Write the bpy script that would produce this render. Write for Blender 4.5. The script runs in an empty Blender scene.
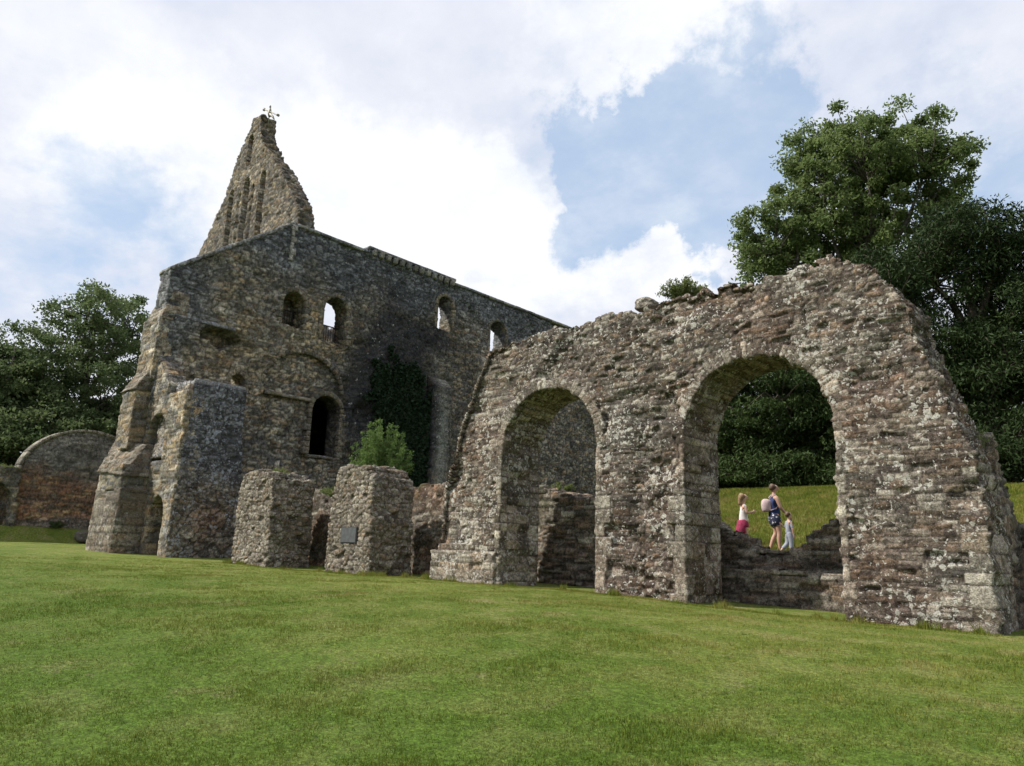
import bpy, bmesh, math, random
import numpy as np
from mathutils import Vector
random.seed(7)
RNG = np.random.default_rng(11)
R = math.radians
scene = bpy.context.scene
col = scene.collection
# world axes: X = east, Y = north, Z = up ; the eye stands at (0,0,1.6)

# ------------------------------------------------------------------ numpy noise
def _h(i, j, k, seed):
    n = (i.astype(np.int64) * 374761393 + j.astype(np.int64) * 668265263 + k.astype(np.int64) * 2147483647 + seed * 974634777) & 0xffffffff
    n = ((n ^ (n >> 13)) * 1274126177) & 0xffffffff
    n = n ^ (n >> 16)
    return (n & 0xffffff) / float(0xffffff)
def vnoise(x, y, z, seed=0):
    x, y, z = np.broadcast_arrays(np.asarray(x, float), np.asarray(y, float), np.asarray(z, float))
    i, j, k = np.floor(x), np.floor(y), np.floor(z)
    fx, fy, fz = x - i, y - j, z - k
    fx, fy, fz = [t * t * (3 - 2 * t) for t in (fx, fy, fz)]
    r = 0
    for a in (0, 1):
        for b in (0, 1):
            for c in (0, 1):
                w = (fx if a else 1 - fx) * (fy if b else 1 - fy) * (fz if c else 1 - fz)
                r = r + w * _h(i + a, j + b, k + c, seed)
    return r
def fbm(x, y, z, seed=0, o=3):
    r, a, t = 0, 1.0, 0
    for q in range(o):
        f = 2.03 ** q
        r = r + a * vnoise(np.asarray(x) * f, np.asarray(y) * f, np.asarray(z) * f, seed + q * 17)
        t += a; a *= .5
    return r / t
def sstep(a, b, x):
    t = np.clip((x - a) / (b - a), 0, 1)
    return t * t * (3 - 2 * t)

# ------------------------------------------------------------------ tagging
def tag(o, label=None, cat=None, group=None, kind=None):
    if label: o['label'] = label
    if cat: o['category'] = cat
    if group: o['group'] = group
    if kind: o['kind'] = kind
    return o
def empty(name, loc, rz=0):
    o = bpy.data.objects.new(name, None); col.objects.link(o)
    o.location = loc; o.rotation_euler = (0, 0, rz); o.empty_display_size = .3
    return o
def link(name, me, mat, parent=None):
    o = bpy.data.objects.new(name, me); col.objects.link(o)
    if mat: me.materials.append(mat)
    if parent:
        o.parent = parent
        bpy_inv = parent_matrix(parent).inverted()
        o.matrix_parent_inverse = bpy_inv
    return o
def parent_matrix(p):
    from mathutils import Matrix, Euler
    m = Matrix.Translation(p.location) @ Euler(p.rotation_euler).to_matrix().to_4x4()
    return m
def np_mesh(name, V, Q, colr=None, smooth=False):
    """V (n,3), Q (m,k) faces of the same size"""
    me = bpy.data.meshes.new(name)
    V = np.ascontiguousarray(V, dtype=np.float32); Q = np.ascontiguousarray(Q, dtype=np.int32)
    m, k = Q.shape
    me.vertices.add(len(V)); me.vertices.foreach_set('co', V.ravel())
    me.loops.add(m * k); me.loops.foreach_set('vertex_index', Q.ravel())
    me.polygons.add(m)
    me.polygons.foreach_set('loop_start', np.arange(0, m * k, k, dtype=np.int32))
    try: me.polygons.foreach_set('loop_total', np.full(m, k, dtype=np.int32))
    except Exception: pass
    if smooth: me.polygons.foreach_set('use_smooth', np.ones(m, dtype=bool))
    me.update(calc_edges=True)
    if colr is not None:
        a = me.color_attributes.new('Col', 'FLOAT_COLOR', 'POINT')
        c = np.ones((len(V), 4), dtype=np.float32); c[:, :3] = colr
        a.data.foreach_set('color', c.ravel())
    return me

# ------------------------------------------------------------------ materials
def new_mat(name):
    m = bpy.data.materials.new(name); m.use_nodes = True
    nt = m.node_tree; nt.nodes.clear()
    out = nt.nodes.new('ShaderNodeOutputMaterial')
    return m, nt, out
class NB:
    def __init__(s, nt): s.nt = nt
    def n(s, t, **k):
        o = s.nt.nodes.new(t)
        for a, b in k.items(): setattr(o, a, b)
        return o
    def l(s, a, b): s.nt.links.new(a, b)
    def noise(s, vec, scale, detail=4, rough=.55):
        o = s.n('ShaderNodeTexNoise'); o.inputs['Scale'].default_value = scale
        o.inputs['Detail'].default_value = detail; o.inputs['Roughness'].default_value = rough
        s.l(vec, o.inputs['Vector']); return o.outputs['Fac']
    def mr(s, v, a, b, c=0., d=1., smooth=True):
        o = s.n('ShaderNodeMapRange')
        if smooth: o.interpolation_type = 'SMOOTHSTEP'
        o.inputs[1].default_value = a; o.inputs[2].default_value = b; o.inputs[3].default_value = c; o.inputs[4].default_value = d
        s.l(v, o.inputs[0]); return o.outputs[0]
    def mth(s, op, a, b=None, c=None):
        o = s.n('ShaderNodeMath', operation=op)
        for i, v in enumerate((a, b, c)):
            if v is None: continue
            if isinstance(v, (int, float)): o.inputs[i].default_value = v
            else: s.l(v, o.inputs[i])
        return o.outputs[0]
    def mix(s, fac, a, b, mode='MIX'):
        o = s.n('ShaderNodeMix', data_type='RGBA', blend_type=mode)
        for idx, v in ((0, fac), (6, a), (7, b)):
            if isinstance(v, (int, float)): o.inputs[idx].default_value = v
            elif isinstance(v, tuple): o.inputs[idx].default_value = (*v, 1) if len(v) == 3 else v
            else: s.l(v, o.inputs[idx])
        return o.outputs[2]

def stone_mat(name, lichen=.5, pale=(.50, .49, .43), black=.25, scale=1.0, moss=.05):
    m, nt, out = new_mat(name); b = NB(nt)
    geo = b.n('ShaderNodeNewGeometry'); P = geo.outputs['Position']
    at = b.n('ShaderNodeVertexColor', layer_name='Col').outputs['Color']
    c = at
    n1 = b.noise(P, 2.2 * scale, 5, .6); n2 = b.noise(P, 14 * scale, 5, .7); n3 = b.noise(P, 45 * scale, 4, .7)
    v = b.mth('MULTIPLY', b.mr(n1, .3, .7, .75, 1.25), b.mr(n2, .3, .7, .45, 1.6))
    v = b.mth('MULTIPLY', v, b.mr(n3, .3, .7, .5, 1.55))
    vv = b.n('ShaderNodeCombineXYZ'); [b.l(v, vv.inputs[i]) for i in range(3)]
    c = b.mix(1.0, c, vv.outputs[0], 'MULTIPLY')
    # dark algae stains
    ns = b.noise(P, .55 * scale, 4, .6)
    st = b.mth('MULTIPLY', b.mr(ns, .5, .68), b.mr(n2, .3, .6)); st = b.mth('MULTIPLY', st, black)
    c = b.mix(st, c, (.035, .037, .036))
    # moss
    nm = b.mth('MULTIPLY', b.mr(b.noise(P, .9 * scale, 4, .6), .55, .7), b.mr(n3, .4, .6)); nm = b.mth('MULTIPLY', nm, moss * 3)
    c = b.mix(nm, c, (.07, .08, .03))
    # lichen: small pale blotches in patches
    vo = b.n('ShaderNodeTexVoronoi'); vo.inputs['Scale'].default_value = 9 * scale; vo.inputs['Randomness'].default_value = 1
    wv = b.n('ShaderNodeVectorMath', operation='ADD')
    nz = b.n('ShaderNodeTexNoise'); nz.inputs['Scale'].default_value = 16 * scale; b.l(P, nz.inputs['Vector'])
    sc = b.n('ShaderNodeVectorMath', operation='SCALE'); sc.inputs['Scale'].default_value = .16 / scale; b.l(nz.outputs['Color'], sc.inputs[0])
    b.l(P, wv.inputs[0]); b.l(sc.outputs[0], wv.inputs[1]); b.l(wv.outputs[0], vo.inputs['Vector'])
    lp = b.noise(P, 1.3 * scale, 3, .6)
    r = b.mth('MULTIPLY', b.mr(lp, .38, .68, .0, .55), lichen)
    lic = b.mth('MULTIPLY', b.mth('MULTIPLY', b.mr(b.mth('SUBTRACT', r, vo.outputs['Distance']), -.03, .05), b.mr(n3, .3, .55)), .85)
    c = b.mix(lic, c, pale)
    v2 = b.n('ShaderNodeTexVoronoi'); v2.inputs['Scale'].default_value = 17 * scale; b.l(wv.outputs[0], v2.inputs['Vector'])
    s2 = b.n('ShaderNodeSeparateColor'); b.l(v2.outputs['Color'], s2.inputs[0])
    rr = b.mth('MULTIPLY', b.mr(s2.outputs[0], 1 - .62 * lichen, 1., .05, .5), b.mr(b.noise(P, .7 * scale, 3, .6), .3, .6, .45, 1.1))
    sp = b.mr(b.mth('SUBTRACT', rr, v2.outputs['Distance']), -.02, .06)
    sp = b.mth('MULTIPLY', sp, b.mr(s2.outputs[1], 0, 1, .45, .95, False))
    c = b.mix(sp, c, pale)
    bs = b.n('ShaderNodeBsdfPrincipled'); bs.inputs['Roughness'].default_value = .96
    bs.inputs['Specular IOR Level'].default_value = .15
    b.l(c, bs.inputs['Base Color'])
    h = b.mth('ADD', b.mth('MULTIPLY', n2, .6), b.mth('MULTIPLY', n3, .35))
    bp = b.n('ShaderNodeBump'); bp.inputs['Strength'].default_value = 1.; bp.inputs['Distance'].default_value = .055 / scale
    b.l(h, bp.inputs['Height']); b.l(bp.outputs[0], bs.inputs['Normal'])
    b.l(bs.outputs[0], out.inputs[0])
    return m
M_ARCH = stone_mat('weathered_rubble', .85, (.50, .485, .43), .5, 1.0)
M_STUB = stone_mat('grey_rubble', .5, (.47, .45, .38), .3, 1.0)
M_DORM = stone_mat('old_sandstone', .12, (.42, .42, .40), .55, .55)
M_DARK = stone_mat('dark_lichened_stone', .9, (.34, .36, .40), .7, .7)
M_LOW = stone_mat('dark_damp_stone', .3, (.36, .34, .28), .6, 1.0, .3)

def grass_color(b, P):
    n1 = b.noise(P, .35, 4, .6); n2 = b.noise(P, 1.6, 5, .65); n3 = b.noise(P, 9., 4, .7)
    # slightly streched across
    n4 = b.noise(P, 4.5, 4, .7)
    c = b.mix(b.mr(n1, .35, .65), (.112, .158, .026), (.160, .198, .042))
    c = b.mix(b.mth('MULTIPLY', b.mr(n2, .45, .62), .85), c, (.200, .212, .062))
    c = b.mix(b.mth('MULTIPLY', b.mr(n2, .46, .30), .5), c, (.062, .112, .018))
    c = b.mix(b.mth('MULTIPLY', b.mr(n4, .46, .32), .55), c, (.062, .108, .020))
    c = b.mix(b.mth('MULTIPLY', b.mr(n4, .56, .68), .5), c, (.19, .205, .07))
    dry = b.mth('MULTIPLY', b.mr(b.noise(P, .8, 5, .7), .54, .70), b.mr(n3, .3, .6))
    c = b.mix(b.mth('MULTIPLY', dry, .7), c, (.24, .205, .10))
    sp = b.n('ShaderNodeSeparateXYZ'); b.l(P, sp.inputs[0])
    near_shade = b.mr(b.mth('ADD', b.mth('MULTIPLY', sp.outputs[1], 1.), b.mth('MULTIPLY', n1, 6.)), 5., 13.5, .62, 0.)  # shadowy foreground painted into the grass: darker green toward the viewer
    c = b.mix(near_shade, c, (.060, .118, .014))
    return c, n3
def grass_mat(name, ground=True, mul=1.0):
    m, nt, out = new_mat(name); b = NB(nt)
    P = b.n('ShaderNodeNewGeometry').outputs['Position']
    if not ground:
        mp = b.n('ShaderNodeVectorMath', operation='MULTIPLY'); mp.inputs[1].default_value = (1, 1, 0); b.l(P, mp.inputs[0]); P2 = mp.outputs[0]
    else:
        mp = b.n('ShaderNodeVectorMath', operation='MULTIPLY'); mp.inputs[1].default_value = (1, 1, 0); b.l(P, mp.inputs[0]); P2 = mp.outputs[0]
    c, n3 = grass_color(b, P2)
    bs = b.n('ShaderNodeBsdfPrincipled'); bs.inputs['Roughness'].default_value = .9; bs.inputs['Specular IOR Level'].default_value = .1
    if ground:
        f = b.noise(P2, 40, 4, .8)
        mud = b.mth('MULTIPLY', b.mr(b.noise(P2, 1.4, 6, .8), .585, .66), b.mr(f, .35, .6))
        c = b.mix(b.mth('MULTIPLY', mud, .6), c, (.19, .15, .09))
        g2 = b.noise(P2, 13, 5, .75)
        v = b.mth('MULTIPLY', b.mr(f, .3, .7, .42, 1.5), b.mr(g2, .32, .68, .62, 1.32))
        vv = b.n('ShaderNodeCombineXYZ'); [b.l(v, vv.inputs[i]) for i in range(3)]
        c = b.mix(1., c, vv.outputs[0], 'MULTIPLY')
        bp = b.n('ShaderNodeBump'); bp.inputs['Strength'].default_value = .8; bp.inputs['Distance'].default_value = .04
        b.l(b.mth('ADD', f, n3), bp.inputs['Height']); b.l(bp.outputs[0], bs.inputs['Normal'])
        b.l(c, bs.inputs['Base Color']); b.l(bs.outputs[0], out.inputs[0])
    else:
        at = b.n('ShaderNodeVertexColor', layer_name='Col').outputs['Color']
        c = b.mix(1., c, at, 'MULTIPLY')
        b.l(c, bs.inputs['Base Color'])
        tr = b.n('ShaderNodeBsdfTranslucent'); b.l(c, tr.inputs[0])
        mx = b.n('ShaderNodeMixShader'); mx.inputs[0].default_value = .3
        b.l(bs.outputs[0], mx.inputs[1]); b.l(tr.outputs[0], mx.inputs[2]); b.l(mx.outputs[0], out.inputs[0])
    return m
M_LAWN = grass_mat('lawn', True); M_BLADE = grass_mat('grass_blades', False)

def leaf_mat(name, c1, c2, tl=.25, rough=.6):
    m, nt, out = new_mat(name); b = NB(nt)
    at = b.n('ShaderNodeVertexColor', layer_name='Col')
    sp = b.n('ShaderNodeSeparateColor'); b.l(at.outputs['Color'], sp.inputs[0])
    c = b.mix(sp.outputs[0], c1, c2)
    bs = b.n('ShaderNodeBsdfPrincipled'); bs.inputs['Roughness'].default_value = rough; bs.inputs['Specular IOR Level'].default_value = .08
    b.l(c, bs.inputs['Base Color'])
    tr = b.n('ShaderNodeBsdfTranslucent'); b.l(c, tr.inputs[0])
    mx = b.n('ShaderNodeMixShader'); mx.inputs[0].default_value = tl
    b.l(bs.outputs[0], mx.inputs[1]); b.l(tr.outputs[0], mx.inputs[2]); b.l(mx.outputs[0], out.inputs[0])
    return m
def plain_mat(name, c, rough=.8, var=.25, scale=20, metal=0):
    m, nt, out = new_mat(name); b = NB(nt)
    P = b.n('ShaderNodeNewGeometry').outputs['Position']
    n = b.noise(P, scale, 4, .6); v = b.mr(n, .3, .7, 1 - var, 1 + var)
    vv = b.n('ShaderNodeCombineXYZ'); [b.l(v, vv.inputs[i]) for i in range(3)]
    cc = b.mix(1., c, vv.outputs[0], 'MULTIPLY')
    bs = b.n('ShaderNodeBsdfPrincipled'); bs.inputs['Roughness'].default_value = rough; bs.inputs['Metallic'].default_value = metal
    b.l(cc, bs.inputs['Base Color']); b.l(bs.outputs[0], out.inputs[0])
    return m
M_BARK = plain_mat('bark', (.075, .06, .045), .95, .4, 8)
M_BARKG = plain_mat('grey_bark', (.09, .08, .065), .95, .4, 8)

# ------------------------------------------------------------------ stonework
PAL_ARCH = np.array([(.220, .182, .142), (.185, .145, .110), (.255, .225, .185), (.165, .145, .120), (.33, .30, .245), (.215, .160, .115), (.12, .10, .085)])
PAL_STUB = np.array([(.23, .20, .155), (.20, .165, .125), (.27, .24, .19), (.18, .155, .125), (.30, .27, .22), (.22, .17, .12)])
PAL_DORM = np.array([(.205, .175, .122), (.165, .148, .112), (.245, .205, .135), (.155, .144, .122), (.27, .245, .19), (.21, .158, .10), (.125, .118, .105)])
PAL_DARK = np.array([(.13, .13, .13), (.16, .16, .16), (.21, .21, .205), (.10, .10, .10), (.25, .24, .21)])
PAL_BRICK = np.array([(.27, .15, .10), (.31, .18, .11), (.22, .14, .11), (.33, .23, .14), (.19, .155, .13)])
PAL_DORM = PAL_DORM * np.array([1.06, 1.09, 1.16])
class SP:
    def __init__(s, pal, ch=(.08, .17), cl=(.14, .42), warp=.035, relief=.04, bulge=.03, seed=1, mortar=(.11, .095, .075), jw=.018, tint=None, dent=None, var=.34, rub=None, jit=.8, mixz=None):
        s.mixz = mixz
        s.rub, s.jit = rub, jit
        s.pal, s.ch, s.cl, s.warp, s.relief, s.bulge, s.seed, s.mortar, s.jw, s.tint, s.dent, s.var = pal, ch, cl, warp, relief, bulge, seed, np.array(mortar), jw, tint, dent, var
        r = np.random.default_rng(seed)
        h = r.uniform(ch[0], ch[1], 900); s.edges = np.cumsum(h) - 4.0
def rubble(u, v, p):
    su, sv = p.rub
    du = (fbm(u * 1.6, v * 1.6, 3.1, p.seed + 3, 3) - .5) * su * 1.6
    dv = (fbm(u * 1.1, v * 1.6, 7.7, p.seed + 5, 3) - .5) * sv * 2.2
    X, Y = (u + du) / su, (v + dv) / sv
    ix, iy = np.floor(X), np.floor(Y)
    b1 = np.full(u.shape, 9e9); b2 = b1.copy(); cx = np.zeros_like(u); cy = cx.copy(); ka = cx.copy(); kb = cx.copy()
    z0 = ix * 0
    for a in (-1, 0, 1):
        for b in (-1, 0, 1):
            gx, gy = ix + a, iy + b
            off = (gy % 2) * .5
            px = gx + off + .5 - .5 * off + (_h(gx, gy, z0, p.seed + 50) - .5) * p.jit; py = gy + .5 + (_h(gx, gy, z0, p.seed + 51) - .5) * p.jit * .8
            sz = .75 + .6 * _h(gx, gy, z0, p.seed + 52)
            d = (np.abs(X - px) ** 2.6 + np.abs(Y - py) ** 2.6) ** (1 / 2.6) / sz
            m = d < b1
            b2 = np.where(m, b1, np.minimum(b2, d))
            cx = np.where(m, px, cx); cy = np.where(m, py, cy); ka = np.where(m, gx, ka); kb = np.where(m, gy, kb); b1 = np.where(m, d, b1)
    dd = (b2 - b1) * .5 * sv * 1.1
    return cx * su - du, cy * sv - dv, dd, _h(ka, kb, z0, p.seed + 41), _h(ka, kb, z0, p.seed + 43), _h(ka, kb, z0, p.seed + 47), (X - cx) * su, (Y - cy) * sv
def stones(u, v, p):
    """coursed rubble pattern. returns centre u, centre v, joint distance, id hash a, b"""
    if p.mixz is not None:
        q = p.mixz; p.mixz = None; A_ = rubble(u, v, p); r_ = p.rub; p.rub = None; B_ = stones(u, v, p); p.rub = r_; p.mixz = q
        k = q(u, v); return tuple(np.where(k, x, y) for x, y in zip(A_, B_))
    if p.rub: return rubble(u, v, p)
    du = (fbm(u * 2.2, v * 2.2, 3.1, p.seed + 3, 2) - .5) * p.warp * 5
    dv = (fbm(u * 1.3, v * 1.7, 7.7, p.seed + 5, 3) - .5) * p.warp * 6
    U, V = u + du, v + dv
    ci = np.clip(np.searchsorted(p.edges, V) - 1, 0, len(p.edges) - 2)
    v0, v1 = p.edges[ci], p.edges[ci + 1]
    mean = (p.cl[0] + p.cl[1]) / 2
    off = _h(ci, ci * 0, ci * 0, p.seed + 9) * 7.3
    x = (U + off) / mean
    k = np.floor(x)
    def edge(kk): return kk + (_h(kk, ci, ci * 0, p.seed + 21) - .5) * (p.cl[1] - p.cl[0]) / mean * .95
    e0, e1 = edge(k), edge(k + 1)
    sh = np.where(x < e0, -1, np.where(x > e1, 1, 0)); k = k + sh
    e0, e1 = edge(k), edge(k + 1)
    # some tall stones are split into two thin ones
    sp = (_h(k, ci, ci * 0 + 1, p.seed + 33) < .25) & ((v1 - v0) > p.ch[0] * 1.35)
    vm = v0 + (v1 - v0) * .52
    lo = np.where(sp & (V > vm), vm, v0); hi = np.where(sp & (V <= vm), vm, v1)
    sub = np.where(sp & (V > vm), 1, 0)
    d = np.minimum(np.minimum(x - e0, e1 - x) * mean, np.minimum(V - lo, hi - V))
    cu = (e0 + e1) / 2 * mean - off - du; cv = (lo + hi) / 2 - dv
    a = _h(k, ci, sub, p.seed + 41); b = _h(k, ci, sub, p.seed + 43); c = _h(k, ci, sub, p.seed + 47)
    return cu, cv, d, a, b, c, (U - (cu + du)), (V - (cv + dv))
def stonify(V, Q, p, face_ax=None, side=.16):
    """V merged vertices (n,3), Q quads. displaces along normals, returns V, colours"""
    a, b, c, d = [V[Q[:, i]] for i in range(4)]
    fn = np.cross(c - a, d - b); ln = np.linalg.norm(fn, axis=1, keepdims=True); fn = fn / np.maximum(ln, 1e-12)
    N = np.zeros_like(V)
    for i in range(4):
        for ax in range(3): N[:, ax] += np.bincount(Q[:, i], weights=fn[:, ax], minlength=len(V))
    N /= np.maximum(np.linalg.norm(N, axis=1, keepdims=True), 1e-9)
    ax, ay, az = np.abs(N).T
    top = az > .8
    u = np.where(ax > ay, V[:, 1], V[:, 0]); u = np.where(top, V[:, 0], u)
    v = np.where(top, V[:, 1], V[:, 2])
    u = u + np.where(ax > ay, 31.7, 0)
    cu, cv, dd, r1, r2, r3, lu, lv = stones(u, v, p)
    dress = np.zeros(len(V), bool); p_d = getattr(p, 'dress', None)
    if p_d is not None: (cu, cv, dd, r1, r2, r3, lu, lv), dress = p_d.apply(V, N, (cu, cv, dd, r1, r2, r3, lu, lv))
    f = sstep(0.0, p.jw * 1.4, dd)
    h = f * p.relief * (.35 + .65 * r1) + (r2 - .5) * lu * .09 + (r3 - .5) * lv * .09
    h = h + (fbm(V[:, 0] * 16, V[:, 1] * 16, V[:, 2] * 16, p.seed, 2) - .5) * p.relief * .4
    h = h + (fbm(V[:, 0] * .9, V[:, 1] * .9, V[:, 2] * .9, p.seed + 77, 3) - .5) * p.bulge * 3
    h = np.where(dress, f * .020 + (r1 - .5) * .014 * f + .006, h - np.where(dress, 0, 0))
    h = h - np.where((r1 < .06) & ~dress, p.relief * 1.5, 0) * f
    if face_ax is not None:
        sd = 1 - np.abs(N[:, face_ax]); sd = np.clip(sd * 1.5 - .3, 0, 1)
        h = h + sd * ((fbm(V[:, 0] * 3.1, V[:, 1] * 3.1, V[:, 2] * 3.6, p.seed + 88, 3) - .5) * side * 1.6 + (r2 - .6) * f * .05)
    if p.dent is not None: h = h - p.dent(V, N)
    C = p.pal[np.clip((r2 * len(p.pal)).astype(int), 0, len(p.pal) - 1)]
    if p_d is not None: C = np.where(dress[:, None], p_d.pal[np.clip((r2 * len(p_d.pal)).astype(int), 0, len(p_d.pal) - 1)], C)
    C = C * (1 - p.var + 2 * p.var * r3)[:, None]
    m = (1 - sstep(p.jw * .3, p.jw * 1.1, dd))[:, None]
    C = C * (1 - m * .85) + p.mortar * .8 * m * .85
    if p.tint is not None: C = p.tint(V, C, N)
    return V + N * h[:, None], C
def merge(V, Q, tol=1e-4):
    k = np.round(V / tol).astype(np.int64)
    _, idx, inv = np.unique(k, axis=0, return_index=True, return_inverse=True)
    inv = inv.ravel()
    return V[idx], inv[Q]

class Dress:
    '''dressed stones of an arch wall: voussoirs round each arch, ashlar jambs, quoins'''
    def __init__(s, arches, big, quoin_x, quoin_z, pal, seed=3):
        s.ar, s.big, s.qx, s.qz, s.pal, s.seed = arches, big, quoin_x, quoin_z, pal, seed
        r = np.random.default_rng(seed)
        s.e = [(np.cumsum(r.uniform(.09, .17, 60)) - .1, np.cumsum(r.uniform(.12, .22, 60)) + .4, np.cumsum(r.uniform(.22, .36, 30)) + .4) for _ in arches]
        s.eq = np.cumsum(r.uniform(.16, .32, 30)) + .5
    def edges(s, arr, x):
        i = np.clip(np.searchsorted(arr, x) - 1, 0, len(arr) - 2); return i, np.minimum(x - arr[i], arr[i + 1] - x), x - (arr[i] + arr[i + 1]) / 2
    def zone(s, V):
        x, z = V[:, 0], V[:, 2]; out = np.zeros(len(V), int)
        for k, A in enumerate(s.ar):
            dx, dz = x - A.sc, z - A.zs
            rho = np.hypot(dx, dz * A.a / A.b) - A.a
            th = np.arctan2(np.maximum(dz, 0), -dx) * (A.a + .1)
            i, d, l = s.edges(s.e[k][0], th)
            w = .17 + .12 * _h(i, i * 0 + k, i * 0, s.seed)
            out = np.where((dz > 0) & (rho < w) & (rho > -.2), 10 + k, out)
            for sd in (-1, 1):
                dj = (x - (A.sc + sd * A.a)) * sd
                for (arr, cond, wm) in ((s.e[k][1], (z >= 2.95) | (not s.big[k][sd]), .13), (s.e[k][2], (z < 2.95) & s.big[k][sd], .30)):
                    i, d, l = s.edges(arr, z); w = wm * (.7 + .7 * _h(i, i * 0 + k * 2 + sd, i * 0 + 5, s.seed))
                    out = np.where((dz <= 0) & (dj < w) & (dj > -.2) & cond, 20 + k * 2 + (sd > 0), out)
        i, d, l = s.edges(s.eq, z); w = .22 + .3 * _h(i, i * 0, i * 0 + 9, s.seed)
        out = np.where((x > s.qx - w) & (z < s.qz), 30, out)
        return out
    def apply(s, V, N, T):
        cu, cv, dd, r1, r2, r3, lu, lv = [np.array(t) for t in T]
        x, y, z = V.T; zn = s.zone(V); dress = zn > 0
        dep = y + 50.; jd = np.floor(dep / .38)
        front = np.abs(N[:, 1]) > .5
        def put(m, d, l, i, key):
            kk = np.where(front, 0, jd)
            dj = np.where(front, 9, np.minimum(dep - jd * .38 - 0., (jd + 1) * .38 - dep))
            D_ = np.minimum(d, dj)
            dd[m] = D_[m]; lv[m] = l[m]; lu[m] = 0
            for q, arr in enumerate((r1, r2, r3)): arr[m] = _h(i, kk, i * 0 + key, s.seed + 60 + q)[m]
        for k, A in enumerate(s.ar):
            dx, dz = x - A.sc, z - A.zs
            rho = np.hypot(dx, dz * A.a / A.b) - A.a
            th = np.arctan2(np.maximum(dz, 0), -dx) * (A.a + .1)
            i, d, l = s.edges(s.e[k][0], th); w = .17 + .12 * _h(i, i * 0 + k, i * 0, s.seed)
            d = np.where(front, np.minimum(d, w - rho), d)
            put(zn == 10 + k, d, l, i, k)
            for sd in (-1, 1):
                dj = (x - (A.sc + sd * A.a)) * sd; m0 = zn == 20 + k * 2 + (sd > 0)
                for q, (arr, cond, wm) in enumerate(((s.e[k][1], (z >= 2.95) | (not s.big[k][sd]), .13), (s.e[k][2], (z < 2.95) & s.big[k][sd], .30))):
                    i, d, l = s.edges(arr, z); w = wm * (.7 + .7 * _h(i, i * 0 + k * 2 + sd, i * 0 + 5, s.seed))
                    d = np.where(front, np.minimum(d, w - dj), d)
                    put(m0 & cond, d, l, i, 11 + k * 4 + sd * 2 + q)
        i, d, l = s.edges(s.eq, z); w = .22 + .3 * _h(i, i * 0, i * 0 + 9, s.seed)
        d = np.where(front, np.minimum(d, x - (s.qx - w)), d)
        put(zn == 30, d, l, i, 40)
        return (cu, cv, np.maximum(dd, 0), r1, r2, r3, lu, lv), dress
class Arch:
    """arched opening: half width a, from z0 to spring zs, rise b"""
    def __init__(s, sc, a, z0, zs, b): s.sc, s.a, s.z0, s.zs, s.b = sc, a, z0, zs, b
    def inside(s, S, Z):
        q = np.sqrt(((S - s.sc) / s.a) ** 2 + (np.maximum(Z - s.zs, 0) / s.b) ** 2)
        return (q < 1) & (Z > s.z0)
    def snap(s, S, Z):
        up = Z > s.zs
        q = np.sqrt(((S - s.sc) / s.a) ** 2 + ((Z - s.zs) / s.b) ** 2); q = np.maximum(q, 1e-3)
        S2 = np.where(up, s.sc + (S - s.sc) / q, s.sc + np.sign(S - s.sc) * s.a)
        Z2 = np.where(up, s.zs + (Z - s.zs) / q, Z)
        return S2, Z2
    def near(s, S, Z, c):
        S2, Z2 = s.snap(S, Z)
        return (np.hypot(S2 - S, Z2 - Z) < c) & (Z > s.z0 + c * .5)
def pip(S, Z, poly):
    ins = np.zeros(S.shape, bool); n = len(poly)
    for i in range(n):
        x0, y0 = poly[i]; x1, y1 = poly[(i + 1) % n]
        c = ((y0 > Z) != (y1 > Z))
        with np.errstate(divide='ignore', invalid='ignore'):
            xx = (x1 - x0) * (Z - y0) / (y1 - y0 + 1e-12) + x0
        ins ^= c & (S < xx)
    return ins
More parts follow.
